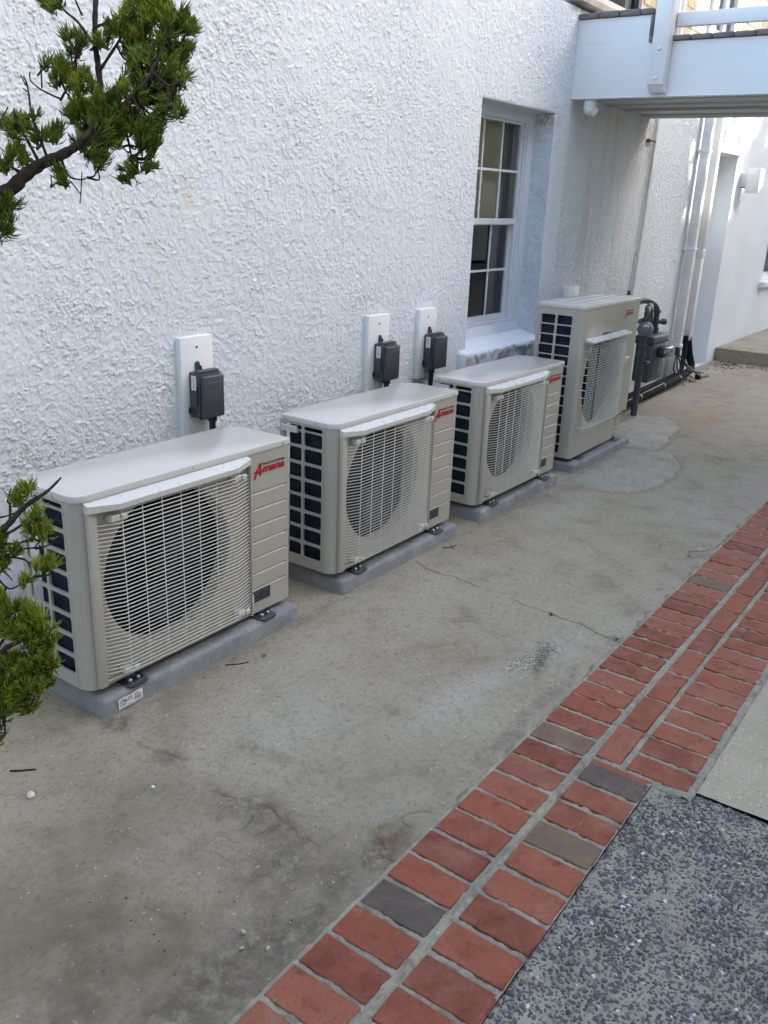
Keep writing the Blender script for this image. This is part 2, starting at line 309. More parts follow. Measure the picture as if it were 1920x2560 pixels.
# ------------------------------------------------------------------ mesh helpers
class MB:
    def __init__(s): s.v = []; s.f = []; s.a = []
    def add(s, vs, fs, tint=None):
        k = len(s.v); s.v += [tuple(v) for v in vs]; s.f += [tuple(i + k for i in f) for f in fs]
        if tint is not None: s.a += list(tint) if hasattr(tint, '__len__') else [tint] * len(vs)
        return s
    def box(s, x0, x1, y0, y1, z0, z1):
        return s.add([(x, y, z) for z in (z0, z1) for y in (y0, y1) for x in (x0, x1)],
                     [(0, 2, 3, 1), (4, 5, 7, 6), (0, 1, 5, 4), (2, 6, 7, 3), (0, 4, 6, 2), (1, 3, 7, 5)])
    def rbox(s, x0, x1, y0, y1, z0, z1, r=.004, seg=2, mat=None):
        bm = bmesh.new(); bmesh.ops.create_cube(bm, size=1)
        for v in bm.verts: v.co = Vector(((x0 + x1) / 2 + v.co.x * (x1 - x0), (y0 + y1) / 2 + v.co.y * (y1 - y0), (z0 + z1) / 2 + v.co.z * (z1 - z0)))
        r = min(r, .49 * min(x1 - x0, y1 - y0, z1 - z0))
        bmesh.ops.bevel(bm, geom=bm.edges[:], offset=r, segments=seg, affect='EDGES', profile=.5)
        return s.bm(bm, mat)
    def bm(s, bm, mat=None):
        bm.verts.index_update()
        vs = [(mat @ v.co if mat else v.co.copy()) for v in bm.verts]; fs = [[v.index for v in f.verts] for f in bm.faces]; bm.free()
        return s.add(vs, fs)
    def prism(s, pts, z0, z1, M_=None, bev=0.0):
        """closed outline (counter-clockwise in x,y) raised from z0 to z1, optionally with a bevelled top rim"""
        n = len(pts); c = np.array(pts); vs = [(x, y, z0) for x, y in pts]; rings = [vs]
        if bev:
            e1 = np.roll(c, -1, 0) - c; e0 = c - np.roll(c, 1, 0)
            nn = np.stack([e0[:, 1] + e1[:, 1], -(e0[:, 0] + e1[:, 0])], 1); nn /= np.maximum(1e-9, np.linalg.norm(nn, axis=1))[:, None]
            for q in (0, 1, 2):
                a = q / 2 * math.pi / 2; off = bev * (1 - math.cos(a)); zz = z1 - bev + bev * math.sin(a)
                rings.append([(x - k[0] * off, y - k[1] * off, zz) for (x, y), k in zip(pts, nn)])
        else: rings.append([(x, y, z1) for x, y in pts])
        V = [v for r in rings for v in r]; F = [tuple(range(n))[::-1], tuple(range((len(rings) - 1) * n, len(rings) * n))]
        for k in range(len(rings) - 1):
            for i in range(n): j = (i + 1) % n; F.append((k * n + i, k * n + j, (k + 1) * n + j, (k + 1) * n + i))
        if M_: V = [M_ @ Vector(v) for v in V]
        return s.add(V, F)
    def tube(s, pts, r, n=8, tint=None, cap=True):
        P = [Vector(p) for p in pts]; rr = r if hasattr(r, '__len__') else [r] * len(P); V = []; F = []
        t0 = (P[1] - P[0]).normalized(); up = Vector((0, 0, 1)) if abs(t0.z) < .9 else Vector((1, 0, 0)); a = t0.cross(up).normalized()
        for i, p in enumerate(P):
            t = (P[min(i + 1, len(P) - 1)] - P[max(i - 1, 0)]).normalized(); a = (a - t * a.dot(t)).normalized(); b = t.cross(a)
            for k in range(n): g = 2 * math.pi * k / n; V.append(p + (a * math.cos(g) + b * math.sin(g)) * rr[i])
        for i in range(len(P) - 1):
            for k in range(n): j = (k + 1) % n; F.append((i * n + k, i * n + j, (i + 1) * n + j, (i + 1) * n + k))
        if cap: F += [tuple(range(n))[::-1], tuple(range((len(P) - 1) * n, len(P) * n))]
        tt = None if tint is None else [x for q in tint for x in [q] * n]
        return s.add(V, F, tt)
    def cyl(s, p0, p1, r, n=16, r1=None): return s.tube([p0, p1], [r, r if r1 is None else r1], n)
    def plate(s, us, vs, is_open, t, mp):
        """flat plate of thickness t with rectangular openings; mp(u, v, w) -> xyz, w = 0 outer face, w = t back"""
        nu, nv = len(us), len(vs); idx = {}; V = []; F = []
        def vi(i, j, k):
            if (i, j, k) not in idx: idx[(i, j, k)] = len(V); V.append(mp(us[i], vs[j], t * k))
            return idx[(i, j, k)]
        solid = lambda i, j: 0 <= i < nu - 1 and 0 <= j < nv - 1 and not is_open(i, j)
        for i in range(nu - 1):
            for j in range(nv - 1):
                if not solid(i, j): continue
                F.append((vi(i, j, 0), vi(i + 1, j, 0), vi(i + 1, j + 1, 0), vi(i, j + 1, 0))); F.append((vi(i, j + 1, 1), vi(i + 1, j + 1, 1), vi(i + 1, j, 1), vi(i, j, 1)))
                for (di, dj, e) in ((-1, 0, ((i, j), (i, j + 1))), (1, 0, ((i + 1, j + 1), (i + 1, j))), (0, -1, ((i + 1, j), (i, j))), (0, 1, ((i, j + 1), (i + 1, j + 1)))):
                    if not solid(i + di, j + dj):
                        (a, b), (c, d) = e; F.append((vi(a, b, 0), vi(c, d, 0), vi(c, d, 1), vi(a, b, 1)))
        return s.add(V, F)
    def build(s, name, mat, parent=None, smooth=None, fix=False, **props):
        me = bpy.data.meshes.new(name); me.from_pydata([tuple(v) for v in s.v], [], s.f); me.update()
        if fix:
            b = bmesh.new(); b.from_mesh(me); bmesh.ops.recalc_face_normals(b, faces=b.faces[:]); b.to_mesh(me); b.free()
        if s.a:
            at = me.attributes.new('tint', 'FLOAT', 'POINT'); at.data.foreach_set('value', np.array(s.a, dtype=np.float32))
        me.materials.append(mat if not isinstance(mat, str) else M[mat])
        if smooth is not None: smooth_mesh(me, smooth)
        return link(name, me, parent, **props)
def smooth_mesh(me, ang):
    me.polygons.foreach_set('use_smooth', [True] * len(me.polygons))
    if ang < 179: me.set_sharp_from_angle(angle=R_(ang))
def link(name, data, parent=None, loc=None, **props):
    o = bpy.data.objects.new(name, data); COL.objects.link(o)
    if parent is not None: o.parent = parent
    if loc is not None: o.location = loc
    for k, v in props.items(): o[k] = v
    return o
def thing(name, label, cat, loc=(0, 0, 0), rz=0.0, group=None, **props):
    o = link(name, None, None, loc); o.empty_display_size = .1; o.rotation_euler = (0, 0, rz); o['label'] = label; o['category'] = cat
    if group: o['group'] = group
    for k, v in props.items(): o[k] = v
    return o
def copy_tree(o, parent=None):
    c = o.copy(); COL.objects.link(c)
    if parent is not None: c.parent = parent
    for ch in list(o.children): copy_tree(ch, c)
    return c
def npmesh(name, verts, faces, mat, parent=None, smooth=None, attrs=None, colors=None, **props):
    me = bpy.data.meshes.new(name); verts = np.asarray(verts, np.float32); faces = np.asarray(faces, np.int32); k = faces.shape[1]
    me.vertices.add(len(verts)); me.vertices.foreach_set('co', verts.ravel()); me.loops.add(faces.size); me.loops.foreach_set('vertex_index', faces.ravel())
    me.polygons.add(len(faces)); me.polygons.foreach_set('loop_start', np.arange(0, faces.size, k, dtype=np.int32)); me.polygons.foreach_set('loop_total', np.full(len(faces), k, np.int32))
    me.update(calc_edges=True)
    for n, a in (attrs or {}).items(): me.attributes.new(n, 'FLOAT', 'POINT').data.foreach_set('value', np.asarray(a, np.float32))
    if colors is not None: me.attributes.new('tint', 'FLOAT_COLOR', 'POINT').data.foreach_set('color', np.asarray(colors, np.float32).ravel())
    me.materials.append(M[mat]);
    if smooth is not None: smooth_mesh(me, smooth)
    return link(name, me, parent, **props)
def text_mesh(body, size, shear=0.0, offset=0.0, extrude=.0004, spacing=1.0):
    cu = bpy.data.curves.new('txt', 'FONT'); cu.body = body; cu.size = size; cu.shear = shear; cu.offset = offset; cu.extrude = extrude
    cu.space_character = spacing; cu.resolution_u = 3
    o = bpy.data.objects.new('txt', cu); COL.objects.link(o); dg = bpy.context.evaluated_depsgraph_get(); dg.update()
    me = bpy.data.meshes.new_from_object(o.evaluated_get(dg)); bpy.data.objects.remove(o); bpy.data.curves.remove(cu)
    b = bmesh.new(); b.from_mesh(me); V = [v.co.copy() for v in b.verts]; b.verts.index_update(); F = [[v.index for v in f.verts] for f in b.faces]; b.free(); bpy.data.meshes.remove(me)
    return V, F
def add_text(mb, body, size, at, width=None, **k):
    """lettering on a wall-like face that looks towards -y: x runs right, z up; at = lower left corner"""
    V, F = text_mesh(body, size, **k); x0 = min(v.x for v in V); x1 = max(v.x for v in V); sc = 1.0 if width is None else width / (x1 - x0)
    mb.add([(at[0] + (v.x - x0) * sc, at[1] - v.z, at[2] + v.y) for v in V], F); return mb

# value noise for displaced surfaces
def vnoise(x, y, seed=0):
    r = np.random.default_rng(seed).random((256, 256)); xi = np.floor(x).astype(int); yi = np.floor(y).astype(int); fx = x - xi; fy = y - yi
    fx = fx * fx * (3 - 2 * fx); fy = fy * fy * (3 - 2 * fy); a = lambda i, j: r[(xi + i) % 256, (yi + j) % 256]
    return (a(0, 0) * (1 - fx) + a(1, 0) * fx) * (1 - fy) + (a(0, 1) * (1 - fx) + a(1, 1) * fx) * fy
def fbm(x, y, seed=0, o=4):
    s = 0; amp = .5
    for k in range(o): s = s + amp * vnoise(x * 2 ** k + 17 * k, y * 2 ** k + 31 * k, seed + k); amp *= .5
    return s / (1 - .5 ** o)
def polydist(X, Y, pts):
    d = np.full(X.shape, 1e9)
    for (ax, ay), (bx, by) in zip(pts[:-1], pts[1:]):
        dx, dy = bx - ax, by - ay; t = np.clip(((X - ax) * dx + (Y - ay) * dy) / (dx * dx + dy * dy), 0, 1)
        d = np.minimum(d, np.hypot(X - ax - t * dx, Y - ay - t * dy))
    return d
def sstep(a, b, x): t = np.clip((x - a) / (b - a), 0, 1); return t * t * (3 - 2 * t)

# ------------------------------------------------------------------ ground, courtyard slab
g = MB(); g.add([(-80, -80, -.09), (80, -80, -.09), (80, 80, -.09), (-80, 80, -.09)], [(0, 1, 2, 3)]); g.build('ground', 'ground', kind='structure')
WY = 2.85                                                     # outer face of the house wall
xs = np.concatenate([np.arange(-1.5, .5, .05), np.arange(.5, 4.7, .0055), np.arange(4.7, 8.2, .014), np.arange(8.2, 14.5, .05)])
ys = np.concatenate([np.arange(1.018, 2.20, .0055), np.arange(2.20, 2.845, .02), [2.85]])
X, Y = np.meshgrid(xs, ys, indexing='ij')
edge = (fbm(X * 9, Y * 0 + 3, 5) - .5) * .016                 # ragged near edge along the bricks
Yw = Y + edge * sstep(1.10, 1.018, Y)
wob = (fbm(X * 14, Y * 14, 9) - .5) * .05; wob2 = (fbm(X * 14, Y * 14, 19) - .5) * .05
Xd, Yd = X + wob, Yw + wob2
Z = (fbm(X * 1.6, Y * 1.6, 2) - .5) * .012 + (fbm(X * 22, Y * 22, 4, 3) - .5) * .0022
crk = np.zeros_like(X)
def crack(pts, w=.003, amt=1.0):
    global crk
    n = fbm(X * 6, Y * 6, 77) ; crk = np.maximum(crk, amt * sstep(w + .004, w * .3, polydist(Xd, Yd, pts)) * sstep(.28, .5, n))
crack([(3.31, 2.11), (3.28, 2.03), (3.272, 1.96), (3.284, 1.88), (3.25, 1.72), (3.262, 1.59), (3.227, 1.486), (3.21, 1.361), (3.223, 1.271), (3.19, 1.163), (3.156, 1.073), (3.176, 1.00)], .004)
crack([(1.536, 2.158), (1.525, 2.03), (1.518, 1.95), (1.529, 1.86), (1.552, 1.794)], .002, .6)
crack([(1.49, 1.62), (1.53, 1.48), (1.52, 1.38), (1.50, 1.22), (1.47, 1.12)], .002, .7)
crack([(1.70, 1.01), (1.72, 1.10), (1.64, 1.145), (1.555, 1.12), (1.53, 1.06), (1.56, 1.00)], .003, .9)
crack([(1.64, 1.145), (1.62, 1.08), (1.66, 1.03)], .003, .9); crack([(1.56, 1.10), (1.60, 1.07), (1.585, 1.03)], .003, .8)
crack([(1.83, 1.01), (1.81, 1.07), (1.76, 1.115), (1.70, 1.12)], .002, .7)
crack([(4.30, 1.02), (4.27, 1.10), (4.36, 1.125), (4.48, 1.05), (4.55, 1.02)], .006, 1.0); crack([(4.50, 1.03), (4.8, 1.03), (5.2, 1.025)], .006, 1.0)
crack([(3.30, 1.025), (3.6, 1.027), (3.95, 1.024), (4.2, 1.028)], .003, .9); crack([(2.7, 1.024), (3.0, 1.026), (3.15, 1.028)], .003, .8)
crack([(1.85, 1.022), (2.3, 1.026), (2.7, 1.023)], .0025, .8); crack([(.8, 1.024), (1.05, 1.022), (1.5, 1.026)], .003, .7)
for k in range(26):                                           # crazing inside the dark stain
    a = (1.30 + .34 * random.random(), 1.16 + .42 * random.random()); ang = random.uniform(0, 3.1); L = random.uniform(.03, .09)
    crack([a, (a[0] + L * math.cos(ang), a[1] + L * math.sin(ang))], .0008, .45)
def blob(cx, cy, rx, ry, rot=0.0, soft=.6):
    c, s = math.cos(rot), math.sin(rot); u = (Xd - cx) * c + (Yd - cy) * s; v = -(Xd - cx) * s + (Yd - cy) * c
    return sstep(1.0 + soft * .6, 1.0 - soft, np.hypot(u / rx, v / ry))
big = fbm(X * 3, Y * 3, 40); med = fbm(X * 11, Y * 11, 50)
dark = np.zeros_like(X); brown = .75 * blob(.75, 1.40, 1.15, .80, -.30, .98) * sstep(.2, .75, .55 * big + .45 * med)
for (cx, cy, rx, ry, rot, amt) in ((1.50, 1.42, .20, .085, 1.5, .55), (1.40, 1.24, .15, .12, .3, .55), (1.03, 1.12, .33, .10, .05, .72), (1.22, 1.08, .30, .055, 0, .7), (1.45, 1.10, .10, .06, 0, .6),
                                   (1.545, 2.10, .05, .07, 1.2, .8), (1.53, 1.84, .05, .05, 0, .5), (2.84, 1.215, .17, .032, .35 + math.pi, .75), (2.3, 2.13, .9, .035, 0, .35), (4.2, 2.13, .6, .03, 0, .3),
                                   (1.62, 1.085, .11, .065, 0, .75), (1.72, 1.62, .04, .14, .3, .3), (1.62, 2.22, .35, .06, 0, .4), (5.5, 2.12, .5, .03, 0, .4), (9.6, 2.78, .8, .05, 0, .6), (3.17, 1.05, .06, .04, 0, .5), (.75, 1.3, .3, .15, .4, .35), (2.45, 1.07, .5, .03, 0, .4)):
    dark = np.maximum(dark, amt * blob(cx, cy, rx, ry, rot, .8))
pale = np.zeros_like(X)
for (cx, cy, rx, ry, rot, amt) in ((1.86, 1.68, .35, .26, .2, .6), (2.45, 1.30, .42, .085, -.12, .5), (2.9, 1.22, .25, .09, -.3, .4), (1.62, 1.30, .05, .10, 0, .35), (2.2, 1.9, .45, .12, 0, .35), (3.0, 1.85, .5, .2, .3, .25), (4.6, 1.9, .5, .15, 0, .35), (1.25, 1.52, .15, .12, 0, .22), (1.78, 1.16, .14, .06, 0, .3)):
    pale = np.maximum(pale, amt * blob(cx, cy, rx, ry, rot, .9) * sstep(.25, .7, med + .2))
pale = pale * (1 - dark * .8)
def inside(P):
    c = np.zeros(X.shape, bool); n = len(P)
    for i in range(n):
        (x0, y0), (x1, y1) = P[i], P[(i + 1) % n]
        c ^= ((y0 > Yd) != (y1 > Yd)) & (Xd < (x1 - x0) * (Yd - y0) / ((y1 - y0) + 1e-12) + x0)
    return c
PA = [(4.85, 2.25), (4.98, 2.0), (5.0, 1.85), (5.11, 1.70), (5.32, 1.637), (5.62, 1.626), (5.92, 1.687), (6.12, 1.80), (6.25, 1.98), (6.22, 2.2), (6.1, 2.3)]
PB = [(6.067, 2.113), (6.126, 1.941), (6.40, 1.95), (6.744, 2.001), (7.015, 2.046), (7.25, 2.25), (7.14, 2.45), (6.2, 2.5)]
inA, inB = inside(PA), inside(PB); dA, dB = polydist(Xd, Yd, PA + PA[:1]), polydist(Xd, Yd, PB + PB[:1])
patch = np.maximum(.62 * inA * sstep(0, .03, dA), .95 * inB * sstep(0, .02, dB))
Z = Z + .006 * inA * sstep(0, .02, dA) + .012 * inB * sstep(0, .02, dB)
dark = np.maximum(dark, .35 * sstep(.05, .0, dA) * (~inA) * (Yd < 1.9)); dark = np.maximum(dark, .35 * sstep(.06, 0, dB) * (~inB))
rust = .55 * blob(6.85, 1.93, .16, .05, .2, .9) + .7 * blob(1.65, 1.075, .06, .05, 0, .9) + .35 * blob(7.5, 2.0, .5, .2, 0, .9) + .22 * blob(1.6, .0, .1, .1)
hole = sstep(.075, .03, np.hypot((Xd - 1.62) * .8, Yd - 1.072)); Z = Z - .007 * hole
hole2 = sstep(.10, .05, np.hypot((Xd - 4.40) * .8, Yd - 1.045)); Z = Z - .010 * hole2 + .006 * hole2 * (fbm(X * 40, Y * 40, 8) - .3)
Z = Z - .004 * crk - .006 * sstep(1.035, 1.018, Y) * fbm(X * 20, Y * 20, 3)
pale = np.maximum(pale, .8 * hole2 * sstep(.45, .6, med))
base = np.arange(X.size).reshape(X.shape)
F = np.stack([base[:-1, :-1], base[1:, :-1], base[1:, 1:], base[:-1, 1:]], -1).reshape(-1, 4)
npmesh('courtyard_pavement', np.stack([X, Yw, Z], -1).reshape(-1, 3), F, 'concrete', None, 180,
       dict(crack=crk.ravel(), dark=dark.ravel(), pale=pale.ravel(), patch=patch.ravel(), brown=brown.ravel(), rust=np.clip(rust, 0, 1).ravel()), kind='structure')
def ground_z(x, y):
    i = min(max(np.searchsorted(xs, x), 0), len(xs) - 1); j = min(max(np.searchsorted(ys, y), 0), len(ys) - 1); return float(Z[i, j])
# tan slab on the far side of the bricks
gx = np.concatenate([np.arange(2.388, 6, .03), np.arange(6, 14.6, .3)]); gy = np.concatenate([np.arange(-5, -.2, .3), np.arange(-.2, .478, .03), [.478]])
A, B = np.meshgrid(gx, gy, indexing='ij'); A = A + (np.abs(A - 2.388) < .001) * (fbm(B * 30, B * 0, 6) - .5) * .012
b2 = np.arange(A.size).reshape(A.shape)
npmesh('side_pavement', np.stack([A, B, -.002 + (fbm(A * 6, B * 6, 3) - .5) * .005], -1).reshape(-1, 3), np.stack([b2[:-1, :-1], b2[1:, :-1], b2[1:, 1:], b2[:-1, 1:]], -1).reshape(-1, 4), 'tan', None, 180, kind='structure')

# ------------------------------------------------------------------ brick border
bb = thing('brick_border', 'red brick border of header and stretcher rows in pale mortar beside the concrete', 'brick border', kind='structure')
mx = np.concatenate([np.arange(.5, 3.4, .004), np.arange(3.4, 6.4, .009)]); my = np.arange(.480, 1.026, .004); A, B = np.meshgrid(mx, my, indexing='ij')
keep = ~((A < 2.335) & (B < .600))
def near(v, c, per): d = np.abs((v - c + per / 2) % per - per / 2); return d
dj = np.full(A.shape, 9.0)
r1 = (B > .820); r2 = (B < .795) & (A < 2.335); r3 = (A >= 2.335) & (B >= .70) & (B <= .812); r4 = (A >= 2.335) & (B < .70)
dj = np.where(r1, np.minimum(near(A, 1.464 + .1153 / 2, .1153), np.minimum(np.abs(B - .815), np.abs(B - 1.018))), dj)
dj = np.where(r2, np.minimum(near(A, 1.448 + .0589, .1178), np.minimum(np.abs(B - .800), np.abs(B - .600))), dj)
dj = np.where(r3, np.minimum(near(A, 2.475 + .115, .2300), np.minimum(np.abs(B - .808), np.abs(B - .704))), dj)
dj = np.where(r4, np.minimum(near(A, 2.412 + .0574, .1148), np.minimum(np.abs(B - .699), np.abs(B - .500))), dj)
dj = np.minimum(dj, np.where((B >= .795) & (B <= .825), np.abs(B - .808), 9))
jn = sstep(.0135, .0065, dj + (fbm(A * 70, B * 70, 23, 2) - .5) * .006) * (.0070 + (fbm(A * 48, B * 48, 21, 3) - .5) * .012)
bead = .0045 * np.sqrt(np.clip(1 - ((B - .806 - .003 * np.sin(A * 7)) / .011) ** 2, 0, 1)) * (A < 2.33)
MZ = -.0065 + jn + bead; b2 = np.arange(A.size).reshape(A.shape)
Fm = np.stack([b2[:-1, :-1], b2[1:, :-1], b2[1:, 1:], b2[:-1, 1:]], -1).reshape(-1, 4); kk = (keep[:-1, :-1] & keep[1:, 1:]).reshape(-1)
npmesh('mortar_bed', np.stack([A, B, MZ], -1).reshape(-1, 3), Fm[kk], 'mortar', bb, 180, dict(rim=(sstep(.0055, .008, dj) * sstep(.016, .011, dj)).ravel()))
def brick_mesh(L, W, mat, seed):
    r = random.Random(seed); bm = bmesh.new(); bmesh.ops.create_cube(bm, size=1)
    for v in bm.verts: v.co = Vector((v.co.x * L + r.uniform(-.0012, .0012), v.co.y * W + r.uniform(-.0018, .0018), (v.co.z - .5) * .05 + (r.uniform(-.0012, .0012) if v.co.z > 0 else 0)))
    bmesh.ops.bevel(bm, geom=[e for e in bm.edges if max(e.verts[0].co.z, e.verts[1].co.z) > -.02], offset=.0024, segments=1, affect='EDGES')
    me = bpy.data.meshes.new('brick'); bm.to_mesh(me); bm.free(); me.materials.append(M[mat]); smooth_mesh(me, 35); return me
BL, BW = .190, .1015
hdr = {m: [brick_mesh(BL, BW, m, 5 + k) for k in range(5)] for m in ('brick', 'brick_dark', 'brick_brown', 'brick_spot')}
strm = [brick_mesh(.2155, .083, 'brick', 30 + k) for k in range(4)]; cut = brick_mesh(BL, .030, 'brick', 50)
def put_brick(me, x, y, rz):
    o = link('brick', me, bb, (x, y, .0035 + random.uniform(-.0012, .0016))); o.rotation_euler = (random.uniform(-.006, .006), random.uniform(-.006, .006), rz + random.uniform(-.010, .010)); return o
for k in range(-4, 45):                                       # row next to the concrete
    x = 1.464 + .1153 * k; m = {0: 'brick_dark', 4: 'brick', 6: 'brick_spot', 8: 'brick_brown', 22: 'brick_brown', -3: 'brick'}.get(k, 'brick')
    if k == 6: m = 'brick_spot'
    if x < 6.3: put_brick(random.choice(hdr[m]), x + random.uniform(-.003, .003), .9185 + random.uniform(-.002, .002), math.pi / 2)
for k in range(-7, 8):                                        # inner row beside the pebbles
    x = 1.448 + .1178 * k; m = {4: 'brick_brown', 7: 'brick_dark'}.get(k, 'brick')
    put_brick(random.choice(hdr[m]), x + random.uniform(-.003, .003), .6975 + random.uniform(-.002, .002), math.pi / 2)
put_brick(cut, 2.330, .6975, math.pi / 2)
for k in range(0, 17): put_brick(random.choice(strm), 2.475 + .2300 * k, .7555, 0)
for k in range(0, 34):
    x = 2.412 + .1148 * k; put_brick(random.choice(hdr['brick']), x, .5985 + random.uniform(-.002, .002), math.pi / 2)

# ------------------------------------------------------------------ pebble dash slab: cement bed and embedded slate pebbles
ph = link('pebble_pavement', None, None); ph['kind'] = 'structure'
px_ = np.arange(.3, 2.386, .02); py_ = np.arange(-.9, .602, .02); A, B = np.meshgrid(px_, py_, indexing='ij'); b2 = np.arange(A.size).reshape(A.shape)
npmesh('cement_bed', np.stack([A, B, -.0088 + (fbm(A * 14, B * 14, 12) - .5) * .006], -1).reshape(-1, 3), np.stack([b2[:-1, :-1], b2[1:, :-1], b2[1:, 1:], b2[:-1, 1:]], -1).reshape(-1, 4), 'cement', ph, 180)
bm = bmesh.new(); bmesh.ops.create_icosphere(bm, subdivisions=1, radius=1); bm.verts.index_update()
iv = np.array([v.co[:] for v in bm.verts]); fi = np.array([[v.index for v in f.verts] for f in bm.faces]); bm.free()
V_, F_, C_ = [], [], []; n0 = 0
step = .0090
for gx_ in np.arange(.75, 2.383, step):
    for gy_ in np.arange(-.16, .600, step):
        if (gx_ > 2.335 and gy_ > .485) : continue
        if rng.random() < .07 + .14 * (vnoise(np.array([gx_ * 9]), np.array([gy_ * 9 + 40]), 3)[0] < .33): continue
        x = gx_ + rng.uniform(-.0042, .0042); y = gy_ + rng.uniform(-.0042, .0042)
        L = rng.uniform(.0032, .0082) * (1.25 if rng.random() < .12 else 1); w = L * rng.uniform(.45, .8); h = w * rng.uniform(.35, .6); a = rng.uniform(0, math.pi)
        p = iv * (1 + rng.uniform(-.16, .16, iv.shape)) * np.array([L, w, h]); tl = rng.uniform(-.35, .35)
        p = np.stack([p[:, 0], p[:, 1] * math.cos(tl) - p[:, 2] * math.sin(tl), p[:, 1] * math.sin(tl) + p[:, 2] * math.cos(tl)], 1)
        q = np.stack([p[:, 0] * math.cos(a) - p[:, 1] * math.sin(a) + x, p[:, 0] * math.sin(a) + p[:, 1] * math.cos(a) + y, p[:, 2] - .0088 + rng.uniform(.0, .35) * h], 1)
        u = rng.random(); b = rng.uniform(.5, 1.5)
        c = np.array([.046, .049, .058]) * b if u < .68 else np.array([.125, .12, .11]) * b if u < .80 else np.array([.085, .085, .080]) * b if u < .925 else np.array([.20, .195, .18]) * b if u < .965 else np.array([.17, .11, .06]) * b if u < .978 else np.array([.5, .48, .44]) * min(b, 1.1)
        V_.append(q); F_.append(fi + n0); n0 += len(iv); C_.append(np.tile(np.append(c, 1), (len(iv), 1)))
npmesh('pebbles', np.concatenate(V_), np.concatenate(F_), 'pebble', ph, 50, None, np.concatenate(C_), kind='stuff')

# ------------------------------------------------------------------ the white stuccoed house
house = thing('white_house', 'white rough stucco house wall with a sash window and a cream shingled upper storey', 'house', (0, 0, 0))
mpw = lambda u, v, w: (u, WY + w, v)
xs1 = [-4, 4.90, 5.875, 9.565, 10.34]; zs1 = [-.1, .0, .748, 2.19, 2.215, 2.87]
MB().plate(xs1, zs1, lambda i, j: (i == 1 and j in (2, 3)) or (i == 3 and j in (1, 2)), .27, mpw).build('wall', 'stucco', house)
# hand trowelled coat on the near wall: real relief with ragged lips
wx = np.unique(np.round(np.concatenate([np.arange(1.1, 2.6, .0036), np.arange(2.6, 4.2, .0045), np.arange(4.2, 4.9, .006), np.arange(4.9, 5.875, .0065), np.arange(5.875, 6.10, .006), [6.10]]), 5))
wz = np.unique(np.round(np.concatenate([np.arange(.0, .56, .014), np.arange(.56, .748, .0045), np.arange(.748, 2.215, .0042), np.arange(2.215, 2.87, .0045), [2.87]]), 5))
A, B = np.meshgrid(wx, wz, indexing='ij')
w1 = fbm(A * 75, B * 75, 61, 3) - .5; w2 = fbm(A * 75 + 40, B * 75, 67, 3) - .5
Aw, Bw = A + w1 * .013, B + w2 * .013
def lips(sx, sz, per, amp, seed, tilt):
    ph = -(Bw + tilt * Aw) / per + amp * fbm(Aw * sx, Bw * sz, seed, 3); t = ph - np.floor(ph)
    return np.where(t < .86, (t / .86) ** 2.8, 1 - sstep(.86, .97, t))
m1 = sstep(.36, .60, fbm(A * 42, B * 42, 71, 3)); m2 = sstep(.40, .62, fbm(A * 48 + 9, B * 48, 73, 3)); m3 = .30 + 1.25 * fbm(A * 4.5, B * 4.5, 79, 3)
h = 1.16 * (.0014 * lips(60, 70, .0115, 2.6, 83, .1) * sstep(.4, .6, fbm(A * 20, B * 20, 75, 3)) + .0027 * lips(50, 58, .0160, 3.2, 81, .35) * m1 + .0027 * lips(62, 70, .0135, 3.0, 87, -.5) * m2) * m3 + .0016 * sstep(.47, .56, fbm(Aw * 56, Bw * 56, 91, 4)) + .0012 * fbm(A * 110, B * 110, 93, 2) + .003 * fbm(A * 5, B * 5, 95, 2)
dw = np.maximum(np.maximum(4.9 - A, A - 5.875), np.maximum(.748 - B, B - 2.215)); h = h * sstep(-.001, .010, dw) + .0004
hole_ = (A[:-1, :-1] >= 4.8999) & (A[1:, 1:] <= 5.8751) & (B[:-1, :-1] >= .7479) & (B[1:, 1:] <= 2.2151)
b2 = np.arange(A.size).reshape(A.shape); Fm = np.stack([b2[:-1, :-1], b2[1:, :-1], b2[1:, 1:], b2[:-1, 1:]], -1).reshape(-1, 4)
npmesh('stucco_coat', np.stack([A, WY - h, B], -1).reshape(-1, 3), Fm[~hole_.reshape(-1)], 'stucco_coat', house, 180)
xs2 = [10.34, 12.30, 13.2, 15]; zs2 = [-.1, .84, 1.9, 2.87]
MB().plate(xs2, zs2, lambda i, j: i == 1 and j == 1, .27, mpw).build('wall', 'stucco_soft', house, label='smoother stretch of wall beyond the recess')
# window in its deep reveal
win = MB()
win.box(4.9, 4.985, 2.992, 3.09, .84, 2.15); win.box(5.79, 5.875, 2.992, 3.09, .84, 2.15); win.box(4.9, 5.875, 2.992, 3.09, 2.15, 2.215)
win.box(4.985, 4.992, 3.012, 3.075, .86, 2.15); win.box(5.775, 5.79, 3.005, 3.088, .86, 2.15); win.box(5.752, 5.775, 3.022, 3.085, .86, 2.15)
win.box(4.985, 5.79, 3.002, 3.088, .84, .86)
win = win.build('window', 'vinyl', house)
MB().add([(4.9, 2.965, .775), (5.875, 2.965, .775), (5.875, 2.965, .748), (4.9, 2.965, .748), (4.9, 2.99, .8395), (5.875, 2.99, .8395), (4.9, 3.1, .8395), (5.875, 3.1, .8395), (4.9, 3.1, .748), (5.875, 3.1, .748)],
         [(0, 3, 2, 1), (0, 1, 5, 4), (4, 5, 7, 6), (6, 7, 9, 8), (3, 8, 9, 2), (0, 4, 6, 8, 3), (1, 2, 9, 7, 5)]).build('window_sill', 'sillpaint', win)
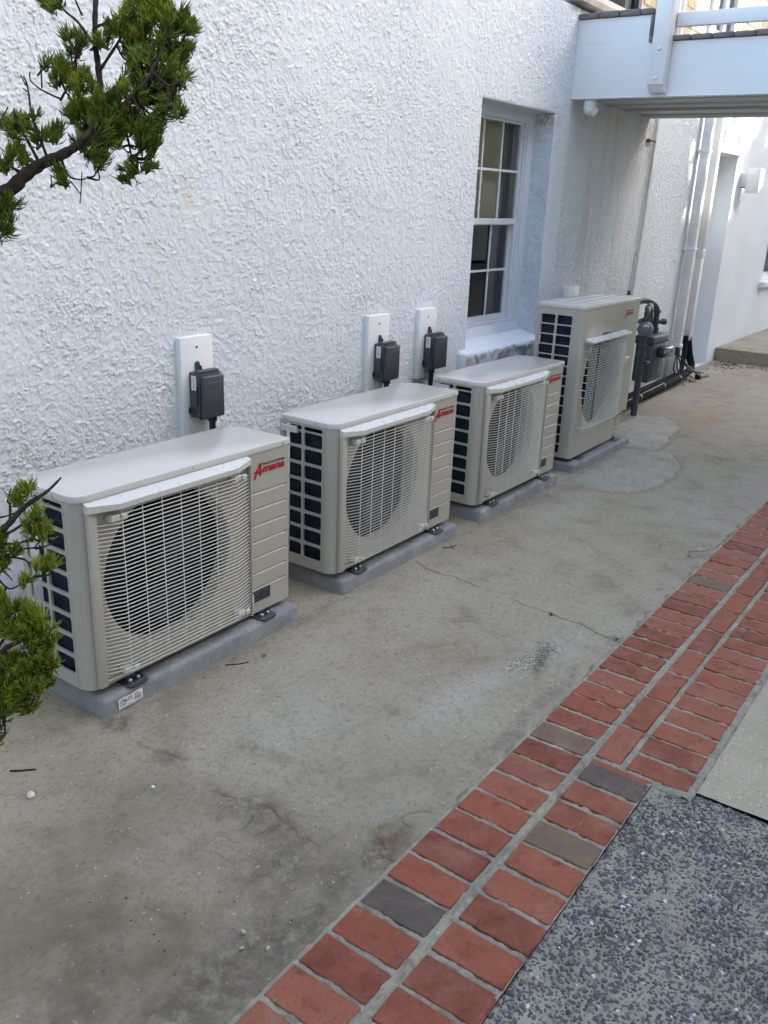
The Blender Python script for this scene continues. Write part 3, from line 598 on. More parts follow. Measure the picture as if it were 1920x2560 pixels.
def sash(y, z0, z1, sb, st, sl=.012, sr=5.752):
    m = MB(); xa, xb = 4.992, sr; gl, gr = 4.996, 5.737
    m.box(gr, xb, y - .016, y + .016, z0 - sb, z1 + st); m.box(xa - .002, gl, y - .016, y + .016, z0 - sb, z1 + st); m.box(gl, gr, y - .0155, y + .0155, z0 - sb, z0); m.box(gl, gr, y - .0155, y + .0155, z1, z1 + st)
    m.build('sash', 'vinyl', win)
    vx = [gl, 5.2445, 5.4925, gr]; vz = [z0, (z0 + z1) / 2 + .004, z1]
    for xm in vx[1:3]: MB().box(xm - .0075, xm + .0075, y - .011, y - .0045, z0, z1).build('muntin', 'trim', win)
    for a_, b_ in zip(vx[:-1], vx[1:]): MB().box(a_ + (.0076 if a_ > gl else 0), b_ - (.0076 if b_ < gr else 0), y - .0105, y - .005, vz[1] - .0075, vz[1] + .0075).build('muntin', 'trim', win)
    for a_, b_ in zip(vx[:-1], vx[1:]):
        for c_, d_ in zip(vz[:-1], vz[1:]):
            MB().add([(a_, y, c_), (b_, y, c_), (b_, y, d_), (a_, y, d_)], [(0, 1, 2, 3)]).build('pane', 'glass', win)
sash(3.030, 1.541, 2.134, .036, .016); sash(3.066, .900, 1.497, .038, .040)
MB().rbox(5.40, 5.48, 3.038, 3.052, 1.50, 1.52, .004).build('sash_lock', 'trim', win)
# what shows through the panes
room = MB(); room.add([(3.6, 3.12, 0), (7.6, 3.12, 0), (7.6, 5.6, 0), (3.6, 5.6, 0), (3.6, 3.12, 2.75), (7.6, 3.12, 2.75), (7.6, 5.6, 2.75), (3.6, 5.6, 2.75)], [(0, 1, 2, 3), (7, 6, 5, 4), (3, 2, 6, 7), (0, 3, 7, 4), (2, 1, 5, 6)]).build('room', 'room', house)
MB().rbox(4.98, 5.675, 3.128, 3.132, 1.50, 2.22, .002).build('blind', 'blind', house)  # tan blind also stands in for a warm reflection in the panes
cu = MB(); zz = np.linspace(.84, 2.2, 2)
cxs = np.linspace(5.66, 6.02, 61); cy = 3.155 + .014 * np.sin((cxs - 5.66) * 150) + .006 * np.sin((cxs - 5.66) * 61)
cu.add([(x, y, z) for z in zz for x, y in zip(cxs, cy)], [(i, i + 1, 61 + i + 1, 61 + i) for i in range(60)]).build('curtain', 'curtain', house, 60)
MB().rbox(4.9, 6.6, 3.9, 4.6, 0, 1.22, .02).build('cabinet', 'brownwood', house); MB().rbox(5.2, 6.9, 5.5, 5.55, 1.35, 1.95, .01).build('picture', 'blind', house)
# rough sill ledge below the window
led = MB(); prof = [(3.02, .790), (2.99, .786), (2.95, .777), (2.91, .768), (2.875, .758), (2.845, .750), (2.818, .742), (2.800, .734), (2.794, .722), (2.793, .705), (2.796, .685), (2.801, .66), (2.807, .63), (2.814, .60), (2.822, .56), (2.832, .51), (2.842, .46), (2.853, .40)]
lx = np.linspace(4.80, 5.945, 150); n = len(prof); V = []
pr_y = np.array([p[0] for p in prof]); pr_z = np.array([p[1] for p in prof]); LX, PI_ = np.meshgrid(lx, np.arange(n), indexing='ij')
rgh = (fbm(LX * 34, PI_ * .8 + 3, 33, 3) - .5) * .016 + (fbm(LX * 9, PI_ * .3, 35, 2) - .5) * .014
for i, x in enumerate(lx):
    e = max(0.0, min(1, (x - 4.80) / .035, (5.945 - x) / .03)) ** .5
    for k in range(n):
        yy = pr_y[k]; zz_ = pr_z[k] + rgh[i, k] * (.6 if k < 7 else .7); yv = yy + rgh[i, k] * (1.5 if k >= 6 else .2)
        V.append((x, yv if yy >= 2.855 else 2.856 + (yv - 2.856) * max(.03, e), zz_))
led.add(V, [(i * n + k, i * n + k + 1, (i + 1) * n + k + 1, (i + 1) * n + k) for i in range(len(lx) - 1) for k in range(n - 1)])
led.build('window_ledge', 'stucco_coat', house, 60, True)
# recessed doorway beyond the downspout
MB().rbox(9.565, 10.34, 3.10, 3.14, 0, 2.19, .003).build('door', 'trim', house)
MB().rbox(9.50, 10.39, 2.815, 2.87, 2.195, 2.222, .006).build('door_hood', 'trim', house)
w2 = MB(); w2.box(12.30, 12.36, 2.93, 3.0, .84, 1.9); w2.box(13.14, 13.2, 2.93, 3.0, .84, 1.9); w2.box(12.36, 13.14, 2.93, 3.0, 1.84, 1.9); w2.box(12.36, 13.14, 2.93, 3.0, .84, .90); w2.box(12.36, 13.14, 2.94, 2.99, 1.35, 1.39)
w2 = w2.build('window', 'vinyl', house)
for z0, z1 in ((.90, 1.35), (1.39, 1.84)): MB().add([(12.36, 2.97, z0), (13.14, 2.97, z0), (13.14, 2.97, z1), (12.36, 2.97, z1)], [(0, 1, 2, 3)]).build('pane', 'glass', w2)
MB().box(12.31, 13.19, 3.09, 3.115, .84, 1.9).build('blind', 'room', house)
MB().rbox(12.18, 13.3, 2.78, 2.86, .74, .82, .02).build('window_ledge', 'stucco_soft', house)
# top of the wall, cornice and upper storey
MB().rbox(-4, 15, 2.86, 3.6, 2.862, 2.868, .001).build('terrace', 'terrace', house)
co = MB(); co.prism([(2.80, 2.90), (2.795, 2.935), (2.83, 2.985), (2.95, 2.995), (2.95, 2.90)], 5.97, 8.35, Matrix(((0, 0, 1, 0), (1, 0, 0, 0), (0, 1, 0, 0), (0, 0, 0, 1)))); co.build('cornice', 'terrace', house, None, True)
up = MB(); up.box(6.0, 6.40, 2.955, 3.2, 2.869, 5.4); up.box(6.40, 7.36, 2.955, 3.2, 2.869, 2.98); up.box(6.40, 7.36, 2.955, 3.2, 4.2, 5.4); up.box(7.36, 9.06, 2.955, 3.2, 2.869, 5.4); up.box(9.06, 9.86, 2.955, 3.2, 4.1, 5.4); up.box(9.06, 9.86, 2.955, 3.2, 2.869, 3.15); up.box(9.86, 15, 2.955, 3.2, 2.869, 5.4)
up = up.build('upper_wall', 'shingle', house)
sh = []
for k in range(4): sh.append(MB().add([(-.075, -.008, 0), (.075, -.008, 0), (.075, -.001, .17), (-.075, -.001, .17), (-.075, 0, 0), (.075, 0, 0), (.075, 0, .17), (-.075, 0, .17)], [(0, 1, 2, 3), (4, 7, 6, 5), (0, 4, 5, 1), (1, 5, 6, 2), (3, 2, 6, 7), (0, 3, 7, 4)]))
sm = bpy.data.meshes.new('shingle'); sm.from_pydata(sh[0].v, [], sh[0].f); sm.materials.append(M['shingle'])
for r_ in range(0, 6):
    for k in range(0, 46):
        x = 7.45 + .154 * k + (.077 if r_ % 2 else 0); z = 2.99 + r_ * .15
        if 8.98 < x < 9.94 or x > 13.6: continue
        o = link('shingle', sm, up, (x, 2.9535 - .0015 * (r_ % 2), z)); o.scale = (random.uniform(.94, 1.0), 1, 1)
uw = MB(); uw.box(6.40, 6.46, 2.93, 2.99, 2.98, 4.2); uw.box(7.30, 7.36, 2.93, 2.99, 2.98, 4.2); uw.box(6.46, 7.30, 2.93, 2.99, 2.98, 3.03); uw = uw.build('window', 'box', house, label='dark framed upper window')
MB().add([(6.46, 2.97, 3.03), (7.30, 2.97, 3.03), (7.30, 2.97, 4.2), (6.46, 2.97, 4.2)], [(0, 1, 2, 3)]).build('pane', 'glass', uw); MB().box(6.44, 7.32, 3.05, 3.06, 2.985, 4.2).build('blind', 'fan', house)
uw = MB(); uw.box(9.06, 9.16, 2.92, 3.0, 3.15, 4.1); uw.box(9.76, 9.86, 2.92, 3.0, 3.15, 4.1); uw.box(9.16, 9.76, 2.92, 3.0, 3.15, 3.22); uw.box(9.43, 9.49, 2.93, 2.99, 3.22, 4.1); uw = uw.build('window', 'trim', house, label='white framed upper window')
for a_, b_ in ((9.16, 9.43), (9.49, 9.76)): MB().add([(a_, 2.96, 3.22), (b_, 2.96, 3.22), (b_, 2.96, 4.1), (a_, 2.96, 4.1)], [(0, 1, 2, 3)]).build('pane', 'glass', uw)
MB().box(9.1, 9.82, 3.05, 3.06, 3.15, 4.1).build('blind', 'curtain', house)
MB().rbox(7.72, 8.22, 2.90, 2.945, 3.02, 5.2, .004).build('corner_board', 'sillpaint', house)

# ------------------------------------------------------------------ footbridge across the passage
br = thing('footbridge', 'white boarded footbridge with a dark tiled coping joining the house wall overhead', 'footbridge', (6.1, 2.0, 2.33))
def B_(mb, name, mat, smooth=None, parent=br, **k): mb.v = [(x - 6.1, y - 2.0, z - 2.33) for x, y, z in mb.v] if parent is br else mb.v; return mb.build(name, mat, parent, smooth, **k)
def fascia(x0, x1):
    P = [(2.849, 2.33), (2.849, 2.80), (2.352, 2.80), (2.352, 2.641), (-3.2, 2.641), (-3.2, 2.33)]
    m = MB(); n = len(P); m.add([(x0, y, z) for y, z in P] + [(x1, y, z) for y, z in P], [tuple(range(n)), tuple(range(n, 2 * n))[::-1]] + [(i, i + n, (i + 1) % n + n, (i + 1) % n) for i in range(n)]); return m
B_(fascia(6.10, 6.138), 'fascia', 'board', None, br, ); B_(fascia(7.59, 7.628), 'fascia', 'board')
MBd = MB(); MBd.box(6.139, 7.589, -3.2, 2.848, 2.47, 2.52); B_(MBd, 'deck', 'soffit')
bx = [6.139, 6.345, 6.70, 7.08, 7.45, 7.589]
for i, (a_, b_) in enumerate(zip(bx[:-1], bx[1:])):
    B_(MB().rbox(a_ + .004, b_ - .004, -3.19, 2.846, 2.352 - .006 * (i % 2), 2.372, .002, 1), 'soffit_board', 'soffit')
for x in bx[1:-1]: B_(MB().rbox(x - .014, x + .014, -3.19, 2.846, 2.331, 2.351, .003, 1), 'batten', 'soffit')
B_(MB().rbox(6.095, 6.15, -3.195, 2.847, 2.322, 2.3295, .002, 1), 'drip_edge', 'trim')
y = 2.848
while y > 2.36:
    w = .138 + random.uniform(-.006, .006); ye = max(y - w, 2.337); B_(MB().rbox(6.080, 6.20, ye + .002, y - .002, 2.8015 + random.uniform(0, .002), 2.836 + random.uniform(-.002, .003), .007), 'coping_tile', 'coping', 40); y = ye
B_(MB().rbox(6.080, 6.20, 2.330, 2.3505, 2.677, 2.800, .006), 'coping_tile', 'coping', 40)
y = 2.3505
while y > -3.1:
    w = .134 + random.uniform(-.006, .006); ye = y - w; B_(MB().rbox(6.080, 6.20, ye + .002, y - .002, 2.643 + random.uniform(0, .002), 2.674 + random.uniform(-.002, .003), .007), 'coping_tile', 'coping', 40); y = ye
po = MB(); po.rbox(6.012, 6.0985, 2.192, 2.297, 2.385, 3.6, .006); po.add([(6.05, 2.195, 2.345), (6.05, 2.294, 2.345), (6.0985, 2.294, 2.345), (6.0985, 2.195, 2.345), (6.013, 2.195, 2.3895), (6.013, 2.294, 2.3895), (6.0985, 2.294, 2.3895), (6.0985, 2.195, 2.3895)], [(0, 1, 2, 3), (4, 5, 1, 0), (5, 6, 2, 1), (6, 7, 3, 2), (7, 4, 0, 3)])
po.rbox(6.2005, 6.27, 2.197, 2.292, 2.50, 3.6, .005); po.rbox(6.0985, 6.2005, 2.20, 2.289, 2.68, 3.6, .004)
po = B_(po, 'post', 'board', 30)
for z in (2.590, 2.422):
    m = MB().tube([(6.013, 2.245, z), (6.004, 2.245, z), (5.999, 2.245, z)], [.0125, .0115, .006], 14); m.v = [(x - 6.1, y - 2, z_ - 2.33) for x, y, z_ in m.v]; m.build('bolt', 'trim', po, 40)
B_(MB().rbox(6.125, 6.175, -3.15, 2.196, 2.726, 2.807, .006), 'rail', 'board', 30)
B_(MB().rbox(6.125, 6.175, -3.15, 2.196, 3.05, 3.13, .006), 'rail', 'board', 30)

# ------------------------------------------------------------------ out of view: houses added to block sun and sky, trees shaped to dapple it
nh = thing('added_shade_house', 'unseen tan house added across the passage to shade it, mirrored in the window panes', 'house', (0, -6, 0))
MB().box(-14, 12.6, -4, 1.6, 0, 8.8).build('wall', 'housebeige', nh)
MB().prism([(-4.4, 8.802), (2.0, 8.802), (-1.2, 9.9)], -14.3, 12.8, Matrix(((0, 0, 1, 0), (1, 0, 0, 0), (0, 1, 0, 0), (0, 0, 0, 1)))).build('roof', 'roof', nh, None, True)
nh2 = thing('added_shade_house', 'second unseen tan house added behind the trees to block sky light', 'house', (23, -11, 0)); MB().box(-9.6, 10, -4, 3.8, 0, 8.9).build('wall', 'housebeige', nh2); MB().box(-9.9, 10.3, -4.3, 4.1, 8.902, 9.15).build('roof', 'roof', nh2)  # added to keep bright sky off the far wall
for k in range(5):
    wf = MB().rbox(-9 + 4 * k, -7.8 + 4 * k, 1.58, 1.66, 1.2, 2.8, .01).build('window', 'trim', nh); MB().box(-8.9 + 4 * k, -7.9 + 4 * k, 1.655, 1.665, 1.3, 2.7).build('pane', 'fan', wf)
def leaf_crown(cx, cy, cz, rx, ry, rz, n, size, seed):
    r = np.random.default_rng(seed); d = r.normal(size=(n, 3)); d /= np.linalg.norm(d, axis=1)[:, None]; rad = r.random(n) ** .45
    c = d * rad[:, None] * np.array([rx, ry, rz]) ; keep_ = vnoise(c[:, 0] * 1.3 + 50, c[:, 1] * 1.3 + c[:, 2] * .9 + 50, seed) > .36; c = c[keep_] + np.array([cx, cy, cz]); n = len(c)
    a = r.normal(size=(n, 3)); a /= np.linalg.norm(a, axis=1)[:, None]; b = np.cross(a, r.normal(size=(n, 3))); b /= np.linalg.norm(b, axis=1)[:, None]
    s = size * r.uniform(.6, 1.3, n)[:, None]; V = np.stack([c - a * s, c + b * s * .5, c + a * s, c - b * s * .5], 1).reshape(-1, 3); return V, np.arange(4 * n).reshape(-1, 4), np.repeat(r.random(n), 4)
def shade_tree(label, x, y, h, crowns, seed):
    tr = thing('shade_tree', label, 'tree', (x, y, 0)); MB().tube([(0, 0, -.1), (.1, .1, h * .3), (-.1, .1, h * .6), (.1, 0, h)], [.2, .16, .11, .03], 10).build('trunk', 'bark', tr, 60)
    for i, c in enumerate(crowns):
        V, Fq, tn = leaf_crown(*c, seed + i); npmesh('crown', V, Fq, 'leaf', tr, None, dict(tint=tn), kind='stuff')
shade_tree('low bushy tree beyond the passage casting dappled shade on the far wall', 14.6, -4.6, 5.0, [(-.2, 0, 4.7, 3.3, 1.3, 2.45, 17000, .16), (2.2, -.1, 5.2, 2.6, 1.2, 2.0, 11000, .16), (2.4, -.1, 8.3, 1.5, .9, 1.4, 6000, .14), (-.5, .2, 5.9, 1.4, .8, .8, 3000, .12), (-.7, .3, 8.4, 1.3, .7, 1.6, 520, .085)], 5)
shade_tree('taller leafy tree further down the passage shading the wall lamp', 17.4, -4.6, 7.0, [(1.6, -.3, 7.4, 3.9, 1.6, 5.4, 36000, .18), (-4.85, -.2, 7.4, .75, .9, 2.0, 2600, .13)], 9)
# ------------------------------------------------------------------ step at the far end
st = MB().rbox(10.66, 15, -4, 2.846, -.05, .150, .012); st.build('step', 'concrete', kind='structure')

# ------------------------------------------------------------------ outdoor condenser units (local: x along the front, y back, z up)
def arc(cx, cy, r, a0, a1, n): return [(cx + r * math.cos(R_(a0 + (a1 - a0) * k / n)), cy + r * math.sin(R_(a0 + (a1 - a0) * k / n))) for k in range(n + 1)]
def logo(parent, x, z, w, y=-.0015):
    s = w / .172; m = MB()
    add_text(m, 'mana', .040 * s, (x + .047 * s, y, z + .008 * s), width=.125 * s, shear=.28, offset=.0016 * s, extrude=.0003)
    A = [(.000, -.012), (.010, -.012), (.022, .008), (.0315, .008), (.0315, -.002), (.0435, -.002), (.0435, .012), (.054, .012), (.054, .0165), (.0435, .0165), (.0445, .046), (.0325, .046), (.014, .018), (.003, .018), (.003, .0125), (.0105, .010)]
    Vv = [(x + a * s, y - d, z + b * s) for d in (-.0003, .0003) for a, b in A]; n = len(A)
    hole = [(.0265, .0165), (.0335, .0165), (.0335, .0335)]
    bm = bmesh.new(); o = [bm.verts.new((a, b, 0)) for a, b in A]; h = [bm.verts.new((a, b, 0)) for a, b in hole]
    ed = [bm.edges.new((o[i], o[(i + 1) % n])) for i in range(n)] + [bm.edges.new((h[i], h[(i + 1) % 3])) for i in range(3)]
    bmesh.ops.triangle_fill(bm, use_beauty=True, use_dissolve=False, edges=ed)
    bm.verts.index_update(); m.add([(x + v.co.x * s, y - .0003, z + v.co.y * s) for v in bm.verts], [[v.index for v in f.verts] for f in bm.faces]); bm.free()
    lg = m.build('logo', 'red', parent)
    t = MB(); add_text(t, 'Heating & Air Conditioning', .0125 * s, (x + .050 * s, y - .0002, z + .0365 * s), width=.122 * s, offset=.00018, extrude=.0002); t.build('tagline', 'black', lg)
    return lg
def screw(parent, p, d, r=.0045):
    p = Vector(p); d = Vector(d).normalized(); m = MB().tube([p, p + d * .002, p + d * .0035], [r, r, r * .55], 8); return m.build('screw', 'steel', parent, 40)
def coil_side(parent, D, zt, inset=.03):
    """finned coil standing behind the side and back openings, with an open slot at the rear corner as on the real unit"""
    m = MB(); m.rbox(.022, .05, .055, D - .062, .03, zt - .03, .004, 1); return m.build('coil', 'coil', parent)

def side_grille(parent, D, cols, rows, zt, y0, bar_r, name='side_grille'):
    """left end: frame with rows of rounded openings; y is depth, x = 0 the outer face"""
    us = sorted({y0, D} | {c for a in cols for c in a}); vs = sorted({.0, zt} | {r for a in rows for r in a})
    op = lambda i, j: any(abs(us[i] - a[0]) < 1e-6 for a in cols) and any(abs(vs[j] - r[0]) < 1e-6 for r in rows)
    m = MB().plate(us, vs, op, .009, lambda u, v, w: (w, u, v))
    for (a, b) in cols:                                       # rounded corners of each opening
        for (c, d) in rows:
            r = min(bar_r, (d - c) * .4)
            for (yy, sy) in ((a, 1), (b, -1)):
                for (z_, sz) in ((c, 1), (d, -1)):
                    P = [(yy, z_)] + [(yy + sy * r * (1 - math.sin(t)), z_ + sz * r * (1 - math.cos(t))) for t in (0, math.pi / 6, math.pi / 3, math.pi / 2)]
                    Vv = [(.0006, p, q) for p, q in P] + [(.0084, p, q) for p, q in P]
                    m.add(Vv, [(0, 1, 2, 3, 4), (9, 8, 7, 6, 5)] + [(i, i + 5, (i + 1) % 5 + 5, (i + 1) % 5) for i in range(5)])
    return m.build(name, 'beige', parent, None, True)

def front_with_fan(m, u0, u1, z0, z1, cx, cz, r, y=0.0, n=72):
    """flat panel with a round fan opening and the bell mouth behind it"""
    ring, rect = [], []; cor = sorted([math.atan2(b - cz, a - cx) % (2 * math.pi) for a in (u0, u1) for b in (z0, z1)])
    ang = sorted([2 * math.pi * k / n for k in range(n)] + cor)
    for a in ang:
        c, s = math.cos(a), math.sin(a); t = min([(u1 - cx) / c if c > 1e-9 else 9e9, (u0 - cx) / c if c < -1e-9 else 9e9, (z1 - cz) / s if s > 1e-9 else 9e9, (z0 - cz) / s if s < -1e-9 else 9e9])
        rect.append((cx + c * t, y, cz + s * t)); ring.append((c, s))
    k = len(ang); V = list(rect); lv = [(r, 0), (r - .006, .004), (r - .010, .014), (r - .011, .055)]
    for rr, d in lv: V += [(cx + c * rr, y + d, cz + s * rr) for c, s in ring]
    F = []
    for q in range(len(lv)):
        for i in range(k): j = (i + 1) % k; F.append((q * k + i, q * k + j, (q + 1) * k + j, (q + 1) * k + i))
    m.add(V, F)

def make_unit(label, loc, rz):
    W, D, H, LZ = .970, .302, .673, .649
    u = thing('condenser_unit', label, 'air conditioner', loc, rz, 'air conditioner units along the wall')
    m = MB(); R0 = .048
    # rounded front left corner panel and flat strip up to the fan guard
    pr = [(0.0, .056)] + [(R0 + R0 * math.cos(R_(180 + 90 * k / 10)), R0 + R0 * math.sin(R_(180 + 90 * k / 10))) for k in range(11)] + [(.075, 0)]
    n = len(pr); m.add([(x, y, z) for z in (0, LZ) for x, y in pr], [(i, i + 1, n + i + 1, n + i) for i in range(n - 1)])
    front_with_fan(m, .075, .737, 0, LZ, .364, .345, .282)
    # right part with pressed horizontal grooves
    gz = [.100, .165, .230, .295, .361, .427, .492]; zz = [0]; yy = [0]
    for g_ in gz: zz += [g_ - .0045, g_ - .0005, g_ + .0008, g_ + .006]; yy += [0, .0032, .0032, 0]
    zz.append(LZ); yy.append(0); k = len(zz)
    m.add([(.753, y, z) for y, z in zip(yy, zz)] + [(.952, y, z) for y, z in zip(yy, zz)], [(i, i + k, i + k + 1, i + 1) for i in range(k - 1)])
    m.add([(.737, 0, 0), (.753, 0, 0), (.753, 0, LZ), (.737, 0, LZ), (.952, 0, 0), (.966, 0, 0), (.966, 0, LZ), (.952, 0, LZ)], [(0, 1, 2, 3), (4, 5, 6, 7)])
    pr = [(.966, 0), (.969, .001), (W, .005), (W, D - .03), (W - .03, D), (.74, D)]; n = len(pr)
    m.add([(x, y, z) for z in (0, LZ) for x, y in pr], [(i, i + 1, n + i + 1, n + i) for i in range(n - 1)])
    m.add([(.01, .01, .004), (W - .004, .006, .004), (W - .004, D - .03, .004), (.05, D - .01, .004)], [(0, 3, 2, 1)])   # base pan
    m.box(.741, .743, .012, D - .005, .005, LZ - .002)          # inner bulkhead
    m.add([(.0, D, 0), (.028, D, 0), (.028, D, LZ), (0, D, LZ)], [(0, 3, 2, 1)])
    cab = m.build('cabinet', 'beige', u, 24)
    cols = [(.066, .166), (.178, .272)]; rows = [(.620, .638)] + [(.620 - .0722 * (k + 1) + .0045, .620 - .0722 * k - .0065) for k in range(0, 8)]
    rows = [(max(a, .045), b) for a, b in rows]
    sg = side_grille(u, D, cols, rows, LZ, .0575, .012)
    # back grille bars seen through the rear corner
    coil_side(u, D, LZ)
    inn = MB(); inn.box(.055, .060, .05, D - .01, .01, LZ - .005); inn.box(.06, .74, .16, .165, .01, LZ - .005); inn.build('inner_shroud', 'dark', u)
    hd = MB(); hd.rbox(-.016, .002, .195, .285, .606, .612, .002, 1); hd.rbox(-.016, -.012, .195, .285, .612, .634, .0015, 1)
    for k in range(7): hd.box(-.0119, .0, .200 + .0128 * k, .2025 + .0128 * k, .6125, .633)
    hd.build('handle', 'hood', u)
    # lid with soft rim
    ol = [(W + .003, .0)] ; ol = [(W + .003, -.0025), (W + .003, D - .055), (W - .055, D + .004), (.085, D + .004), (-.004, D - .012)] + [(x, y) for x, y in arc(R0, R0, R0 + .004, 180, 270, 10)]
    ol = [ol[0]] + ol[1:]
    lid = MB().prism(ol, LZ + .0012, H, None, .0065).build('lid', 'lid', u, 35)
    for p, d in (((-.0035, .265, .660), (-1, 0, 0)), ((-.0035, .100, .660), (-1, 0, 0)), ((.475, -.0025, .6615), (0, -1, 0)), ((.93, -.0025, .6615), (0, -1, 0))): screw(lid, p, d)
    # fan guard: frame strips, hood, wires, brackets
    fg = thing('fan_guard', '', '', (0, 0, 0)); fg.parent = u; del fg['label']; del fg['category']
    MB().rbox(.030, .064, -.020, -.001, .008, .618, .004).build('guard_post', 'beige', fg, 35); MB().rbox(.7345, .741, -.022, -.001, .006, .640, .002, 1).build('guard_edge', 'beige', fg, 35)
    hp = []   # hood: sloping top, tapered ends
    tw = [(.030, -.001, .648), (.737, -.001, .648), (.737, -.022, .641), (.648, -.046, .632), (.128, -.046, .632), (.030, -.022, .641)]
    lw = [(.030, -.001, .617), (.737, -.001, .622), (.737, -.022, .620), (.648, -.046, .614), (.128, -.046, .614), (.030, -.022, .617)]
    MB().add(tw + lw, [(0, 1, 2, 3, 4, 5)[::-1], (6, 7, 8, 9, 10, 11)] + [(i, (i + 1) % 6, (i + 1) % 6 + 6, i + 6) for i in range(6)]).build('hood', 'hood', fg, None, True)
    wr = MB(); nz = 43
    for k in range(nz):
        z = .034 + (.606 - .034) * k / (nz - 1); P = [(.062, -.010, z), (.133, -.037, z), (.645, -.037, z), (.736, -.012, z)]
        if z > .578: P = [(.137, -.037, z), (.645, -.037, z), (.690 if z > .59 else .736, -.012 - .012 * (z > .59), z)]
        if z < .045: P = [(.062, -.010, z - .012), (.150, -.037, z), (.64, -.037, z + .001), (.736, -.010, z + .016)]
        wr.tube(P, .00185, 5)
    for k in range(7):
        x = .146 + .0806 * k; wr.tube([(x, -.0345, .026), (x, -.0345, .612)], .0018, 5)
    wr.build('guard_wires', 'wire', fg, 60, kind='stuff')
    for (x, z) in ((.105, .582), (.640, .588), (.118, .042), (.648, .048)):
        b = MB(); b.rbox(x, x + .034, -.036, -.002, z - .010, z + .012, .003, 1); b.rbox(x + .036, x + .058, -.040, -.031, z - .009, z + .009, .002, 1); b.tube([(x + .017, -.0362, z), (x + .017, -.0375, z)], [.004, .003], 8); b.build('bracket', 'hood', fg)
    # fan
    hb = MB(); hb.tube([(.372, .045, .345), (.372, .035, .345), (.372, .10, .345)][1:], [.055, .062], 24); hb.tube([(.372, .034, .345), (.372, .030, .345)], [.05, .03], 24)
    fan = hb.build('fan', 'fan', u, 40)
    for k in range(3):
        a0 = 2 * math.pi * k / 3 + .5; V = []; F = []
        for i in range(7):
            rr = .055 + .195 * i / 6; half = .30 + .32 * math.sin(math.pi * (i / 6) ** .8)
            for j in range(7): t = -1 + j / 3; aa = a0 + half * t + .35 * i / 6; V.append((.372 + rr * math.cos(aa), .085 + .028 * t, .345 + rr * math.sin(aa)))
        for i in range(6):
            for j in range(6): F.append((i * 7 + j, i * 7 + j + 1, (i + 1) * 7 + j + 1, (i + 1) * 7 + j))
        MB().add(V, F).build('blade', 'fan', fan, 60)
    logo(u, .770, .560, .172)
    # printed warning label
    lb = MB().box(.743, .858, -.0012, .0003, .045, .094).build('warning_label', 'black', u)
    MB().box(.7445, .7655, -.0016, -.0011, .083, .0925).build('red_band', 'labelred', lb); MB().box(.7445, .7655, -.0016, -.0011, .0475, .0815).build('pictogram_field', 'white', lb)
    pic = MB(); pic.add([(.7475, -.0019, .073), (.7525, -.0019, .067), (.756, -.0019, .073), (.762, -.0019, .078), (.758, -.0019, .066), (.763, -.0019, .064), (.757, -.0019, .060), (.756, -.0019, .052), (.7525, -.0019, .060), (.748, -.0019, .062)], [tuple(range(10))]); pic.build('pictogram', 'black', lb)
    pr_ = MB()
    for c0 in (.7685, .8145):
        for k in range(8):
            w = random.uniform(.026, .041); pr_.box(c0, c0 + w, -.0015, -.0011, .0885 - .0052 * k, .0885 - .0052 * k + (.0019 if k < 2 else .0011))
    pr_.build('fine_print', 'printgrey', lb)
    for x in (.170, .815):
        f_ = MB(); f_.rbox(x - .045, x + .045, -.030, .30, -.0245, -.019, .002, 1); f_.rbox(x - .020, x + .020, .004, .28, -.0185, .003, .003, 1)
        f_.prism([(x - .045, -.030), (x - .030, -.044), (x + .030, -.044), (x + .045, -.030)], -.0245, -.019)
        fo = f_.build('foot', 'footmetal', u)
        for dx in (-.022, .012): MB().tube([(x + dx, -.016, -.019), (x + dx, -.016, -.008), (x + dx, -.016, -.004)], [.008, .008, .004], 6).build('bolt', 'steel', fo)
    for z in (.060, .33, .595): screw(cab, (.008, .022, z), (-.8, -.6, 0), .003)
    return u
unit1 = make_unit('nearest pale beige fan unit, beside the juniper, with the red logo fully in view', (1.506, 2.188, .091), .002)
unit2 = copy_tree(unit1); unit2.location = (2.754, 2.187, .091); unit2.rotation_euler.z = .003; unit2['label'] = 'second pale beige fan unit from the front, its dark finned end beside the nearest unit'
unit3 = copy_tree(unit1); unit3.location = (3.974, 2.188, .091); unit3.rotation_euler.z = -.004; unit3['label'] = 'third low beige fan unit, below the window and directly before the tall unit'

